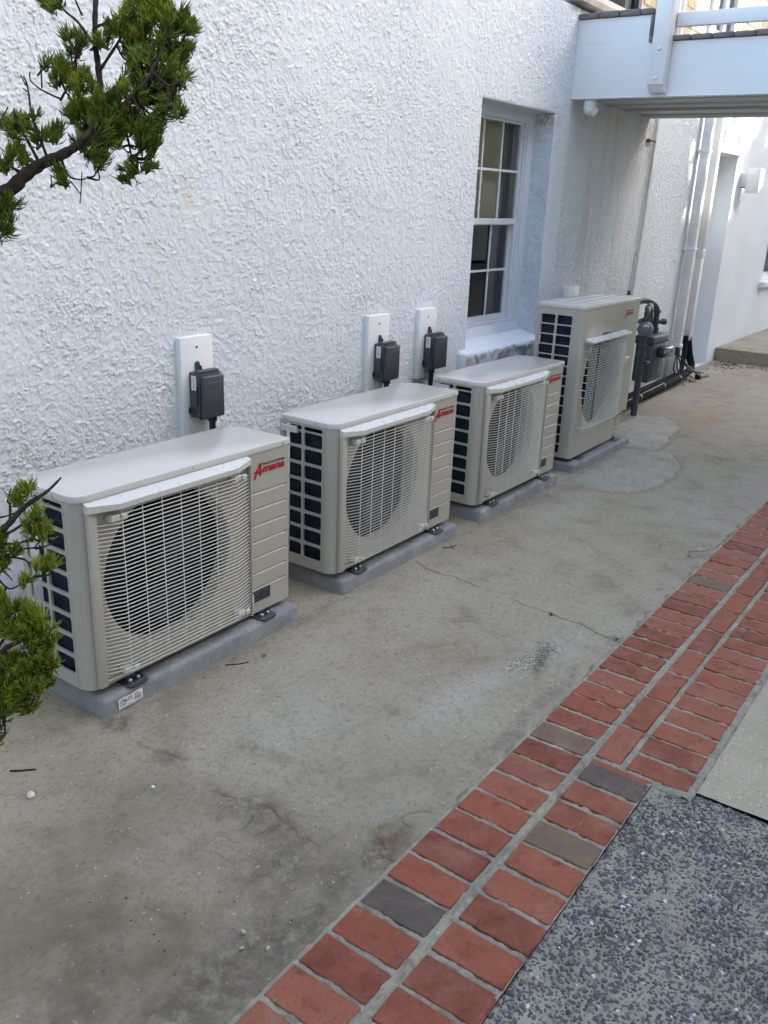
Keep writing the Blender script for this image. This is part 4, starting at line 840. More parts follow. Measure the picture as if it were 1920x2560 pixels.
def make_tall_unit():
    W, D, H, LZ = .963, .322, .973, .962
    u = thing('tall_condenser_unit', 'tall beige fan unit at the far end with a square mesh grille', 'air conditioner', (5.206, 2.193, .091), .010, 'air conditioner units along the wall')
    m = MB(); R0 = .024
    pr = [(0.0, .070)] + [(R0 + R0 * math.cos(R_(180 + 90 * k / 8)), R0 + R0 * math.sin(R_(180 + 90 * k / 8))) for k in range(9)] + [(.075, 0)]; n = len(pr)
    m.add([(x, y, z) for z in (0, LZ) for x, y in pr], [(i, i + 1, n + i + 1, n + i) for i in range(n - 1)])
    front_with_fan(m, .075, .738, .0, LZ, .392, .472, .312)
    m.add([(.738, 0, .172), (.958, 0, .172), (.958, 0, LZ), (.738, 0, LZ)], [(0, 1, 2, 3)])
    m.add([(.958, 0, .172), (W, .005, .172), (W, .005, LZ), (.958, 0, LZ), (W, D, .172), (W, D, LZ), (W, D, 0), (W, .055, 0), (W, .055, .172)], [(0, 1, 2, 3), (1, 8, 4, 5, 2), (8, 7, 6, 4)])
    m.add([(.738, 0, 0), (.738, .055, 0), (.738, .055, .172), (.738, 0, .172), (W, .055, .172), (.958, 0, .172)], [(0, 1, 2, 3), (3, 2, 4, 5)])
    m.add([(W, D, 0), (.74, D, 0), (.74, D, LZ), (W, D, LZ), (0, D, 0), (.03, D, 0), (.03, D, LZ), (0, D, LZ)], [(0, 1, 2, 3), (4, 7, 6, 5)])
    m.add([(.01, .01, .004), (W - .004, .06, .004), (W - .004, D - .01, .004), (.03, D - .01, .004)], [(0, 3, 2, 1)]); m.box(.741, .743, .06, D - .005, .005, LZ - .002)
    cab = m.build('cabinet', 'beige', u, 40)
    lv = MB().plate([.740, W - .002], [0, .171], lambda i, j: False, .003, lambda a, b, w: (a, .050 + w, b))
    for k in range(7): lv.prism([(.755, .026), (.945, .026), (.945, .0495), (.755, .0495)], .018 + .021 * k, .029 + .021 * k, None, .003)
    lv.build('valve_cover', 'beige', u)
    rows = [(.905 - .0632 * (k + 1) + .0075, .905 - .0632 * k) for k in range(0, 14)]; rows = [r for r in rows if r[0] > .02]
    side_grille(u, D, [(.083, .183), (.197, .297)], rows, LZ, .0715, .008)
    coil_side(u, D, LZ); inn = MB(); inn.box(.055, .060, .05, D - .01, .01, LZ - .005); inn.box(.06, .735, .16, .165, .01, LZ - .005); inn.build('inner_shroud', 'dark', u)
    ol = [(W + .003, -.003), (W + .003, D + .004), (.05, D + .004), (-.004, D - .01)] + arc(R0, R0, R0 + .004, 180, 270, 6)
    lid = MB().prism(ol, LZ - .010, H, None, .004).build('lid', 'lid', u, 35)
    for p, d in (((-.0035, .255, .958), (-1, 0, 0)), ((-.0035, .06, .958), (-1, 0, 0)), ((.06, -.0025, .958), (0, -1, 0)), ((.62, -.0025, .958), (0, -1, 0)), ((.93, -.0025, .958), (0, -1, 0))): screw(lid, p, d)
    rb = MB()
    for yb in (.09, .17, .25): rb.prism([(.08, yb - .010), (.88, yb - .010), (.88, yb + .010), (.08, yb + .010)], H - .0005, H + .003, None, .0025)
    rb.build('pressed_rib', 'lid', lid, 40)
    # moulded square mesh grille with chamfered sides
    gm = MB(); z0, z1 = .195, .750
    prof = [(.057, -.001), (.066, -.032), (.165, -.050), (.600, -.050), (.694, -.034), (.702, -.001)]
    for k in range(34):
        z = z0 + .006 + (z1 - z0 - .016) * k / 33; gm.tube([(x, y, z) for x, y in prof[1:5]], .0014, 4)
    us = [.066 + .0165 * k for k in range(6)] + [.165 + .029 * k for k in range(1, 15)] + [.600 + .0188 * k for k in range(0, 6)]
    for x in us:
        y = np.interp(x, [p[0] for p in prof[1:5]], [p[1] for p in prof[1:5]]); gm.tube([(x, y, z0 + .004), (x, y, z1 - .008)], .0014, 4)
    fg = MB()
    fg.add([(x, y, z) for z in (z0 - .004, z0 + .006) for x, y in prof] + [(x, min(y + .005, -.0005), z) for z in (z0 - .004, z0 + .006) for x, y in prof], [(i, i + 1, i + 7, i + 6) for i in range(5)] + [(i + 12, i + 18, i + 19, i + 13) for i in range(5)] + [(i, i + 12, i + 13, i + 1) for i in range(5)] + [(i + 6, i + 7, i + 19, i + 18) for i in range(5)])
    for k in range(12): z = z0 + .006 + (z1 - z0 - .016) * k / 11; fg.box(.0575, .0665, -.0325, -.001, z - .0018, z + .0018); fg.box(.6935, .7015, -.034, -.001, z - .0018, z + .0018)
    fg = fg.build('fan_guard', 'hood', u, None, True)
    gm.build('mesh_grille', 'wire', fg, 60, kind='stuff')
    MB().add([(.043, -.001, .769), (.712, -.001, .769), (.712, -.060, .757), (.043, -.060, .757), (.043, -.001, .752), (.712, -.001, .752), (.712, -.060, .748), (.043, -.060, .748)], [(0, 3, 2, 1), (4, 5, 6, 7), (0, 1, 5, 4), (1, 2, 6, 5), (2, 3, 7, 6), (3, 0, 4, 7)]).build('hood', 'hood', fg)
    MB().rbox(.195, .265, -.053, -.046, .70, .735, .002, 1).build('badge', 'printgrey', fg)
    hb = MB(); hb.tube([(.38, .035, .47), (.38, .10, .47)], [.055, .062], 24); hb.tube([(.38, .034, .47), (.38, .030, .47)], [.05, .03], 24); fan = hb.build('fan', 'fan', u, 40)
    for k in range(3):
        a0 = 2 * math.pi * k / 3 + .2; V = []; F = []
        for i in range(7):
            rr = .055 + .185 * i / 6; half = .30 + .32 * math.sin(math.pi * (i / 6) ** .8)
            for j in range(7): t = -1 + j / 3; aa = a0 + half * t + .35 * i / 6; V.append((.38 + rr * math.cos(aa), .085 + .028 * t, .47 + rr * math.sin(aa)))
        for i in range(6):
            for j in range(6): F.append((i * 7 + j, i * 7 + j + 1, (i + 1) * 7 + j + 1, (i + 1) * 7 + j))
        MB().add(V, F).build('blade', 'fan', fan, 60)
    logo(u, .690, .858, .150)
    hn = MB(); hn.rbox(.770, .850, -.014, .0, .560, .572, .003, 1); hn.rbox(.772, .848, -.003, -.0005, .532, .558, .001, 1); hn.build('handle', 'hood', u)
    lb = MB().box(.725, .790, -.0012, .0003, .305, .345).build('warning_label', 'black', u); MB().box(.728, .75, -.0016, -.0011, .31, .34).build('fine_print', 'printgrey', lb)
    for x in (.16, .80):
        f_ = MB(); f_.rbox(x - .045, x + .045, -.035, .31, -.0245, -.019, .002, 1); f_.rbox(x - .02, x + .02, .004, .30, -.0185, .003, .003, 1); f_.build('foot', 'footmetal', u)
    for x, z in ((.30, .02), (.70, .02), (.03, .02)): screw(cab, (x, .0, z), (0, -1, 0), .004)
    return u
unit4 = make_tall_unit()

# ------------------------------------------------------------------ pads under the units
def make_pad(label, x0, x1, seed):
    p = thing('equipment_pad', label, 'equipment pad', ((x0 + x1) / 2, 2.335, 0), 0, 'equipment pads under the units')
    bm = bmesh.new(); L, D, H = x1 - x0, .37, .066; bmesh.ops.create_cube(bm, size=1)
    for v in bm.verts:
        k = .0 if v.co.z > 0 else .006; v.co = Vector((v.co.x * (L + 2 * k), v.co.y * (D + 2 * k), -.004 if v.co.z < 0 else H))
    bmesh.ops.bevel(bm, geom=[e for e in bm.edges if max(e.verts[0].co.z, e.verts[1].co.z) > .01], offset=.019, segments=4, affect='EDGES', profile=.55)
    bmesh.ops.subdivide_edges(bm, edges=[e for e in bm.edges if e.calc_length() > .3], cuts=24, use_grid_fill=True)
    r = np.random.default_rng(seed)
    for v in bm.verts:
        f = fbm(np.array([v.co.x * 14 + seed]), np.array([v.co.y * 14 + v.co.z * 19]), seed)[0] - .5; v.co += Vector((f * .003, f * .003, f * .004 if v.co.z > .02 else 0))
    m = MB().bm(bm); m.build('slab', 'pad', p, 50); return p
pad1 = make_pad('grey pad with a white sticker under the nearest fan unit', 1.534, 2.488, 3)
make_pad('grey pad without a sticker under the second fan unit', 2.785, 3.742, 4)
make_pad('grey pad under the third fan unit, below the window', 3.999, 4.946, 5)
make_pad('grey pad under the tall far fan unit, its right end exposed', 5.200, 6.166, 6)
# sticker: slightly curled paper on the front edge of the nearest pad
def on_pad(a, b): return (1.580 - 2.011 + a * .100, -.1895 + .006 * max(0, b - .55) ** 1.5 + .0012 * math.sin(a * 9) - .004, .013 + .036 * b + .004 * a)
st = MB(); nx = 14; st.add([on_pad(a / nx, b / 4) for b in range(5) for a in range(nx + 1)], [(b * (nx + 1) + a, b * (nx + 1) + a + 1, (b + 1) * (nx + 1) + a + 1, (b + 1) * (nx + 1) + a) for a in range(nx) for b in range(4)])
stk = st.build('sticker', 'white', pad1, 60)
def stick_text(body, a0, w, b0, h, mat, name, off=.0012):
    V, F = text_mesh(body, 1.0, offset=.02, extrude=0); x0 = min(v.x for v in V); x1 = max(v.x for v in V); y0 = min(v.y for v in V); y1 = max(v.y for v in V); m = MB()
    P = []
    for v in V: p = on_pad(a0 + w * (v.x - x0) / (x1 - x0), b0 + h * (v.y - y0) / (y1 - y0)); P.append((p[0], p[1] - off, p[2]))
    m.add(P, F).build(name, mat, stk)
stick_text('ULTRA', .05, .25, .50, .40, 'black', 'lettering'); stick_text('LITE', .31, .24, .50, .40, 'labelred', 'lettering')
bc = MB(); bw = 0
while bw < .30:
    w = random.choice((.006, .01, .016)); q = [on_pad(.62 + bw, .2), on_pad(.62 + bw + w, .2), on_pad(.62 + bw + w, .6), on_pad(.62 + bw, .6)]; bc.add([(p[0], p[1] - .0012, p[2]) for p in q], [(0, 1, 2, 3)]); bw += w + random.choice((.008, .012, .018))
for a0, a1, b0, b1 in ((.05, .30, .28, .38), (.33, .55, .14, .19), (.62, .9, .70, .75), (.62, .82, .80, .85)): q = [on_pad(a0, b0), on_pad(a1, b0), on_pad(a1, b1), on_pad(a0, b1)]; bc.add([(p[0], p[1] - .0012, p[2]) for p in q], [(0, 1, 2, 3)])
bc.build('barcode', 'printgrey', stk)

# ------------------------------------------------------------------ mounting boards and disconnect boxes on the wall
def make_board(label, xa, xb, za, zb):
    b = thing('mounting_board', label, 'mounting board', ((xa + xb) / 2, WY, za), 0, 'white mounting boards on the wall')
    w = (xb - xa) / 2; MB().rbox(-w, w, -.032, .004, 0, zb - za, .003, 2).build('board', 'board', b, 30)
    for z in (zb - za - .045, .045): MB().tube([(0, -.0322, z), (0, -.0335, z)], [.006, .004], 10).build('screw', 'black', b)
    return b
make_board('white mounting board above the nearest fan unit, the left one of three with boxes', 2.506, 2.689, .50, 1.064)
make_board('white mounting board above the second fan unit, reaching down behind its lid', 3.818, 4.010, .50, 1.049)
make_board('white mounting board between the second board and the window, its lower end showing', 4.309, 4.492, .645, 1.047)
make_board('low white mounting board without a box, just above the tall fan unit', 6.305, 6.518, .80, 1.063)
def make_box(label, xl, z0, z1, W=.122):
    b = thing('disconnect_box', label, 'electrical box', (xl + W / 2, WY - .032, z0), 0, 'charcoal electrical boxes'); H = z1 - z0; w = W / 2
    m = MB(); m.rbox(-w, w, -.060, -.0005, 0, H, .008); m.rbox(-w + .018, -w + .03, -.062, -.058, .02, H - .02, .001, 1); body = m.build('box_body', 'box', b, 35)
    c = MB(); c.rbox(-w - .003, w + .003, -.0665, -.0595, -.003, H - .004, .003, 2); c.rbox(-w + .003, w - .001, -.092, -.066, .004, H - .012, .008, 3)
    cv = c.build('box_cover', 'box', b, 35); MB().rbox(-w + .030, w - .016, -.0932, -.0915, H - .068, H - .040, .0008, 1).build('raised_panel', 'box', cv)
    MB().rbox(-w + .001, w - .004, -.064, -.030, H - .003, H + .008, .003).build('hinge', 'box', b, 35)
    hs = MB(); hs.prism([(-.012, 0), (.012, 0), (.012, .026)] + [(.012 * math.cos(R_(a)), .030 + .012 * math.sin(R_(a))) for a in (20, 60, 90, 120, 160)] + [(-.012, .026)], 0, .006, Matrix(((1, 0, 0, -.012), (0, 0, -1, -.001), (0, 1, 0, H - .002), (0, 0, 0, 1)))); hs.tube([(-.012, -.0075, H + .028), (-.012, -.011, H + .028)], [.006, .004], 8); hs.rbox(.0, .008, -.012, -.003, H, H + .02, .002, 1); hs.build('mounting_tab', 'box', b)
    lb = MB().box(-w - .0012, -w + .0004, -.046, -.018, H * .62, H * .93).build('barcode_label', 'white', b)
    pr_ = MB()
    for k in range(9): pr_.box(-w - .0016, -w - .0011, -.040, -.026 + .006 * (k > 5), H * .66 + .0055 * k, H * .66 + .0055 * k + random.choice((.0015, .003)))
    pr_.build('print', 'printgrey', lb)
    ko = MB(); a = [(math.cos(2 * math.pi * k / 20), math.sin(2 * math.pi * k / 20)) for k in range(20)]
    ko.tube([(-w - .0018, -.032 + .013 * c_, .030 + .013 * s_) for c_, s_ in a] + [(-w - .0018, -.032 + .013, .030)], .0018, 5, None, False); ko.build('knockout', 'conduit', b)
    MB().rbox(-w - .006, -w + .001, -.058, -.050, H * .30, H * .72, .002, 1).build('latch', 'conduit', b); MB().rbox(-w - .008, -w + .0, -.010, -.002, .018, .045, .002, 1).build('side_tab', 'conduit', b)
    return b
make_box('charcoal electrical box on the left board, above the nearest fan unit', 2.545, .724, .921)
make_box('charcoal electrical box on the middle board, above the second fan unit', 3.872, .704, .903)
make_box('charcoal electrical box on the board nearest the window, its black conduit showing below', 4.364, .706, .906)
def make_conduit(label, x, z1, x2):
    c = thing('conduit', label, 'conduit', (x, WY - .07, z1), 0, 'black conduits below the boxes')
    MB().tube([(0, 0, .002), (0, 0, -.024)], .021, 12).build('fitting', 'conduit', c, 40)
    MB().tube([(0, 0, -.020), (0, 0, -.06), (.0, .004, -.12), (x2 - x, .012, -.22), (x2 - x, .0, -.34)], .0145, 10).build('hose', 'conduit', c, 60)
make_conduit('short black conduit dropping behind the nearest fan unit', 2.640, .724, 2.62); make_conduit('black conduit behind the lid of the second fan unit', 3.95, .704, 3.95); make_conduit('black conduit leaving the box nearest the window', 4.405, .706, 4.375)

# ------------------------------------------------------------------ gas meter set
gmr = thing('gas_meter', 'dark grey green gas meter with its pipes and round regulator beyond the tall fan unit', 'gas meter', (7.6, 2.62, 0))
def G(mb, name, mat, smooth=40, parent=gmr): mb.v = [(x - 7.6, y - 2.62, z) for x, y, z in mb.v]; return mb.build(name, mat, parent, smooth)
m = MB(); m.rbox(7.50, 7.86, 2.525, 2.675, .215, .56, .022, 3); m.rbox(7.487, 7.875, 2.515, 2.685, .54, .618, .020, 3); m.rbox(7.54, 7.82, 2.517, 2.53, .25, .52, .008)
for x in (7.51, 7.60, 7.68, 7.76, 7.85): m.tube([(x, 2.515, .553), (x, 2.507, .553)], .008, 6)
meter = G(m, 'meter_body', 'gasblue')
m = MB(); m.rbox(7.60, 7.80, 2.43, 2.516, .430, .525, .018, 3); ix = G(m, 'index_cover', 'clear', 40); m = MB().rbox(7.615, 7.785, 2.46, 2.515, .44, .515, .004); G(m, 'index', 'gasblue')
m = MB()
for x in (7.64, 7.68, 7.72, 7.76): m.tube([(x, 2.459, .48), (x, 2.457, .48)], .014, 12)
G(m, 'dial', 'white')
m = MB().rbox(7.70, 7.75, 2.5145, 2.5165, .275, .40, .0008, 1); G(m, 'paper_label', 'printgrey')
m = MB(); m.tube([(7.165, 2.49, -.02), (7.165, 2.49, .385)], .0265, 14); m.tube([(7.165, 2.49, .38), (7.165, 2.49, .67)], .021, 14)
for z, r, h in ((.385, .034, .02), (.42, .029, .03), (.50, .031, .028), (.56, .035, .03), (.635, .028, .03)): m.tube([(7.165, 2.49, z), (7.165, 2.49, z + h)], r, 10)
m.tube([(7.165, 2.49, .45), (7.165, 2.455, .45), (7.165, 2.44, .45)], [.014, .012, .016], 8); m.rbox(7.13, 7.20, 2.425, 2.44, .44, .46, .003, 1); m.tube([(7.165, 2.49, .405), (7.10, 2.45, .405)], .011, 8)
G(m, 'riser_pipe', 'gaspipe')
d = Vector((-.86, -.50, .05)).normalized(); c0 = Vector((7.165, 2.49, .715)); m = MB()
m.tube([c0 - d * .035, c0 - d * .030, c0 + d * .006, c0 + d * .012, c0 + d * .030, c0 + d * .036], [.04, .058, .064, .064, .05, .03], 24); m.tube([c0 + d * .03, c0 + d * .062, c0 + d * .066], [.024, .024, .018], 16)
for k in range(8):
    a = 2 * math.pi * k / 8; e1 = d.cross(Vector((0, 0, 1))).normalized(); e2 = d.cross(e1); q = c0 + (e1 * math.cos(a) + e2 * math.sin(a)) * .062; m.tube([q + d * .013, q - d * .012], .007, 6)
m.tube([c0 + Vector((0, 0, -.04)), c0 + Vector((0, 0, -.075))], .022, 12)
rg = G(m, 'regulator', 'regulator')
e1 = Vector((0, 0, 1)).cross(d).normalized(); e2 = d.cross(e1); q = c0 + d * .0375 + e2 * .030
m = MB().add([q - e1 * .022 - e2 * .010, q + e1 * .022 - e2 * .010, q + e1 * .022 + e2 * .010, q - e1 * .022 + e2 * .010], [(0, 1, 2, 3)]); G(m, 'tag', 'white')
def bend(P, n=6, r=.05):
    out = [Vector(P[0])]
    for a, b, c in zip(P[:-2], P[1:-1], P[2:]):
        a, b, c = Vector(a), Vector(b), Vector(c); r1 = min(r, (b - a).length * .49, (c - b).length * .49); p = b + (a - b).normalized() * r1; q2 = b + (c - b).normalized() * r1
        for k in range(n + 1): t = k / n; out.append(p * (1 - t) ** 2 + b * 2 * t * (1 - t) + q2 * t * t)
    out.append(Vector(P[-1])); return out
m = MB(); m.tube(bend([(7.18, 2.495, .755), (7.19, 2.50, .865), (7.42, 2.56, .885), (7.56, 2.60, .80), (7.58, 2.605, .60)], 6, .055), .024, 12)
for p, q in (((7.182, 2.495, .775), (7.186, 2.497, .805)), ((7.26, 2.518, .868), (7.31, 2.53, .873)), ((7.578, 2.604, .66), (7.579, 2.605, .63)), ((7.579, 2.605, .628), (7.58, 2.605, .612))): m.tube([p, q], .032, 12)
G(m, 'inlet_pipe', 'gaspipe')
m = MB(); m.tube(bend([(7.75, 2.61, .60), (7.75, 2.61, .84), (7.62, 2.66, .90), (7.46, 2.70, .90)], 6, .06), .026, 12); m.tube([(7.50, 2.69, .90), (7.46, 2.70, .90), (7.20, 2.755, .895)], [.034, .040, .040], 14); m.tube([(7.20, 2.755, .895), (7.05, 2.79, .89)], .03, 12); m.tube([(7.33, 2.727, .93), (7.33, 2.727, .99)], .014, 8)
for z in (.615, .64, .70, .79): m.tube([(7.75, 2.61, z), (7.75, 2.61, z + .024)], .035, 12)
m.tube([(7.75, 2.61, .715), (7.80, 2.57, .715)], .02, 10); m.tube([(7.80, 2.57, .715), (7.825, 2.55, .715)], .027, 12)
G(m, 'outlet_pipe', 'gaspipe')
m = MB(); m.tube([(7.05, 2.70, .745), (7.75, 2.63, .725)], .015, 10)
for x in (7.22, 7.34, 7.52): y = 2.70 - .1 * (x - 7.05); m.tube([(x - .02, y + .002, .745 - .0286 * (x - 7.05)), (x + .02, y - .002, .745 - .0286 * (x - 7.05))], .024, 10)
G(m, 'bypass_pipe', 'gaspipe')

# ------------------------------------------------------------------ pipes along and down the wall
lp = thing('insulated_pipe', 'thick black foam covered pipe lying along the foot of the wall', 'pipe', (7.5, 2.63, .05))
def Lp(mb, name, mat, parent=lp, smooth=60, o=(7.5, 2.63, .05)): mb.v = [(x - o[0], y - o[1], z - o[2]) for x, y, z in mb.v]; return mb.build(name, mat, parent, smooth)
P1 = bend([(6.25, 2.60, .052), (7.35, 2.615, .055), (8.7, 2.645, .068), (9.36, 2.70, .085), (9.385, 2.76, .22), (9.37, 2.80, .42)], 8, .10)
Lp(MB().tube(P1, .037, 14), 'pipe', 'foam'); Lp(MB().tube(bend([(6.25, 2.70, .045), (7.4, 2.72, .045), (9.1, 2.74, .06), (9.28, 2.78, .2), (9.30, 2.80, .42)], 8, .1), .030, 12), 'pipe', 'foam')
for x in (7.05, 7.60, 8.25, 8.75): y = 2.615 + (x - 7.35) * .022; z = .055 + .01 * max(0, x - 7.35); Lp(MB().tube([(x - .012, y, z), (x + .012, y + .001, z)], .0395, 14), 'tape_wrap', 'conduit')
Lp(MB().tube([(6.3, 2.585, .085), (7.35, 2.60, .088), (8.25, 2.62, .098)], .0035, 5), 'seam', 'tape')
cbl = thing('cable', 'loose black cables hanging at the foot of the white downspout', 'cable', (8.85, 2.72, .2), 0)
m = MB(); m.rbox(-.03, .03, -.02, .02, .08, .16, .006)
for k, (dx, dy) in enumerate(((0, 0), (.02, -.02), (-.03, .01), (.05, -.05))): m.tube(bend([(dx * .3, 0, .10), (dx * 2 - .05, dy - .03, .0), (dx * 3 + .02, dy - .02, -.08), (dx * 4 + .10, dy * 2 - .10, -.17 + .02 * k)], 5, .06), .007, 6)
m.tube(bend([(0, 0, .14), (.12, .0, .16), (.2, -.02, -.02), (.42, -.16, -.18)], 6, .08), .009, 6); m.build('cable_bundle', 'conduit', cbl, 60)
ds = thing('downspout', 'white downspout running down the far wall in front of the cream cover', 'downspout', (8.99, 2.78, .05))
m = MB(); m.rbox(-.042, .042, -.042, .042, .30, 3.0, .010); m.build('pipe', 'pipewhite', ds, 35); MB().rbox(-.048, .048, -.048, .048, .0, .33, .012).build('lower_sleeve', 'pipewhite', ds, 35)
for z in (1.22, 2.1): MB().rbox(-.047, .047, -.047, .072, z, z + .03, .004).build('strap', 'pipewhite', ds, 35)
cvr = thing('line_cover', 'cream flat pipe cover on the far wall ending above black foam pipes', 'pipe cover', (9.36, 2.806, .37))
MB().rbox(-.045, .045, -.044, .045, 0, .83, .006).build('channel', 'cover', cvr, 35); MB().rbox(-.045, .045, -.044, .045, .90, 2.4, .006).build('channel', 'cover', cvr, 35); MB().rbox(-.049, .049, -.048, .045, .825, .905, .005).build('coupling', 'cover', cvr, 35)
tp = thing('thin_wall_pipe', 'thin weathered white pipe held to the wall by a rusty clip', 'pipe', (7.72, 2.83, .7))
MB().tube([(-.045, 0, -.65), (-.03, 0, .3), (.0, -.002, .8), (.045, 0, 1.62), (.05, 0, 2.15)], .014, 10).build('pipe', 'pipewhite', tp, 60); MB().tube([(-.022, 0, .55), (-.02, 0, .58)], .02, 10).build('coupling', 'pipewhite', tp, 40)
m = MB().rbox(-.09, .05, -.012, -.002, 1.458, 1.472, .003); m.rbox(-.105, -.075, -.004, .018, 1.45, 1.48, .004); m.build('clip', 'rust', tp)

# ------------------------------------------------------------------ camera below the bridge, wall lamp
sc = thing('security_camera', 'white dome camera hanging below the footbridge at the wall', 'security camera', (6.165, 2.735, 2.329))
m = MB(); m.tube([(0, 0, 0), (0, 0, -.016)], .042, 20); m.tube([(0, 0, -.014), (0, 0, -.05), (0, 0, -.066), (0, 0, -.085), (0, 0, -.098), (0, 0, -.104)], [.044, .044, .043, .036, .022, .004], 24); m.build('housing', 'camwhite', sc, 50)
m = MB(); c0 = Vector((.012, -.020, -.076)); dd = Vector((.35, -.75, -.55)).normalized(); m.tube([c0, c0 + dd * .026, c0 + dd * .032], [.033, .031, .024], 18); m.build('eyeball', 'camwhite', sc, 50)
m = MB().tube([c0 + dd * .0321, c0 + dd * .0335], [.023, .018], 16); m.build('lens_window', 'smoke', sc)
sl = thing('wall_lamp', 'square white box lamp on the far wall right of the recess', 'wall lamp', (10.60, 2.85, 1.84))
MB().rbox(-.05, .12, -.205, -.065, .0, .25, .006).build('shade', 'pipewhite', sl, 35); MB().rbox(-.03, .07, -.066, .002, .06, .20, .004).build('wall_bracket', 'pipewhite', sl, 35); MB().rbox(-.028, .06, -.064, -.02, .048, .0585, .002, 1).build('rusty_plate', 'rust', sl)

# ------------------------------------------------------------------ juniper reaching in from the left
def sight(px, py, t):
    """point t metres in front of the lens along the line of sight of a photo pixel (used to lay out the branches)"""
    return CP + cf * t + cr * ((px - 960) / 2206 * t) + cdn * ((py - 1280) / 2206 * t)
jt = thing('juniper_tree', 'green juniper with twisted branches reaching in at the left edge', 'tree', (.12, 1.75, 0))
def J(mb, name, mat, parent=jt, smooth=60, **k):
    return mb
JO = Vector((.12, 1.75, 0))
def jbuild(mb, name, mat, parent, smooth=60, **k): mb.v = [tuple(Vector(v) - JO) for v in mb.v]; return mb.build(name, mat, parent, smooth, **k)
trunk = MB().tube(bend([(.12, 1.75, -.06), (.16, 1.70, .5), (.10, 1.78, 1.1), (.15, 1.72, 1.8), (.05, 1.75, 2.6)], 5, .3), [.07] * 0 or .055, 10)
jbuild(trunk, 'trunk', 'bark', jt)
rj = np.random.default_rng(4); rr_ = random.Random(8)
def curve(pts, n=5):
    P = [Vector(p) for p in pts]; out = []
    for i in range(len(P) - 1):
        p0, p1, p2, p3 = P[max(i - 1, 0)], P[i], P[i + 1], P[min(i + 2, len(P) - 1)]
        for k in range(n): t = k / n; out.append(.5 * ((2 * p1) + (p2 - p0) * t + (2 * p0 - 5 * p1 + 4 * p2 - p3) * t * t + (3 * p1 - p0 - 3 * p2 + p3) * t ** 3))
    out.append(P[-1]); return out
def limb(mb, pix, r0, r1, jit=.004):
    pts = curve([sight(pull(p[0]), p[1], p[2]) + Vector((rr_.uniform(-jit, jit), rr_.uniform(-jit, jit), rr_.uniform(-jit, jit))) for p in pix]); n = len(pts)
    mb.tube(pts, [(r0 + (r1 - r0) * k / (n - 1)) * (1 + .10 * math.sin(k * 2.1)) for k in range(n)], 8); return pts
def sprig_cluster(V, F, A, c, ax, n, L, tip, bushy=1.0):
    """tuft of thin curved scale-leaf sprigs growing out of c around the axis ax"""
    ax = ax.normalized()
    e1 = ax.orthogonal().normalized(); e2 = ax.cross(e1)
    for _ in range(n):
        a = rr_.uniform(0, 2 * math.pi); sp = min(1.5, abs(rr_.gauss(.15, .55))) * bushy; d = (ax * math.cos(sp) + (e1 * math.cos(a) + e2 * math.sin(a)) * math.sin(sp)).normalized()
        l = L * rr_.uniform(.55, 1.15); up = (ax * .6 + Vector((0, 0, .35))).normalized(); r = rr_.uniform(.0007, .0011)
        p0 = c + ax * rr_.uniform(-.45, .25) * L; p1 = p0 + d * l * .4; p2 = p1 + (d * .8 + up * .35).normalized() * l * .33; p3 = p2 + (d * .55 + up * .7).normalized() * l * .3
        base = rr_.uniform(-.08, .12) + tip
        segs = [([p0, p1, p2, p3], [r * .9, r * 1.1, r * 1.05, r * .5], [base + .02, base + .22, base + .38, base + .62])]
        if rr_.random() < .75:
            q = (e1 * rr_.uniform(-1, 1) + e2 * rr_.uniform(-1, 1) + d).normalized(); s1 = p1 + q * l * .25; segs.append(([p1, s1, s1 + (q * .5 + up).normalized() * l * .18], [r, r, r * .5], [base + .2, base + .38, base + .6]))
        for P, RR, TT in segs:
            k0 = len(V); t = (P[-1] - P[0]).normalized(); a1 = t.orthogonal().normalized(); b1 = t.cross(a1)
            for p, r_, tt in zip(P, RR, TT):
                for k in range(3): g_ = 2.0944 * k; V.append(p + (a1 * math.cos(g_) + b1 * math.sin(g_)) * r_); A.append(min(1, max(0, tt)))
            for i in range(len(P) - 1):
                for k in range(3): j = (k + 1) % 3; F.append((k0 + i * 3 + k, k0 + i * 3 + j, k0 + i * 3 + 3 + j, k0 + i * 3 + 3 + k))
pull = lambda x: x if x < 200 else 200 + (x - 200) * .91
def grow(limbs_pts, blobs, parent, T0, name='foliage', dx=0):
    V, F, A = [], [], []; tw = MB(); allp = [p for L in limbs_pts for p in L]
    for (bx_, by_, br_, dens, tip) in blobs:
        bx_ = pull(bx_) + dx; br_ *= .92
        for k in range(max(4, int(3.9 * dens * (br_ / 20.0) ** 2))):
            a = rr_.uniform(0, 2 * math.pi); q = math.sqrt(rr_.random()) * br_ * .76; t = T0 + rr_.uniform(-1, 1) * br_ / 2206 * T0 * .9
            c = sight(bx_ + q * math.cos(a), by_ + q * math.sin(a), t)
            near = min(allp, key=lambda p: (p - c).length_squared); ax = (c - near); ax = ax.normalized() if ax.length > .004 else Vector((0, 0, 1))
            ax = (ax * .55 + Vector((rr_.uniform(-.4, .4), rr_.uniform(-.4, .4), .55))).normalized()
            if rr_.random() < .22 and (near - c).length < .28:
                mid = (near + c) / 2 + Vector((rr_.uniform(-.012, .012), rr_.uniform(-.012, .012), -.010)); tw.tube(curve([near, mid, c], 3), [.0022, .0020, .0018, .0016, .0014, .0012, .0011], 4)
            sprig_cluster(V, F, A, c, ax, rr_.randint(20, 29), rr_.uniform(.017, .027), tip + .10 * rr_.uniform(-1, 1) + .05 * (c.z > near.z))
    jbuild(tw, 'twigs', 'bark', parent, 60, kind='stuff')
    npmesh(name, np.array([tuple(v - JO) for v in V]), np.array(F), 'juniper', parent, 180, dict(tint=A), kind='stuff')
TU = 1.55
up_ = MB(); L = []
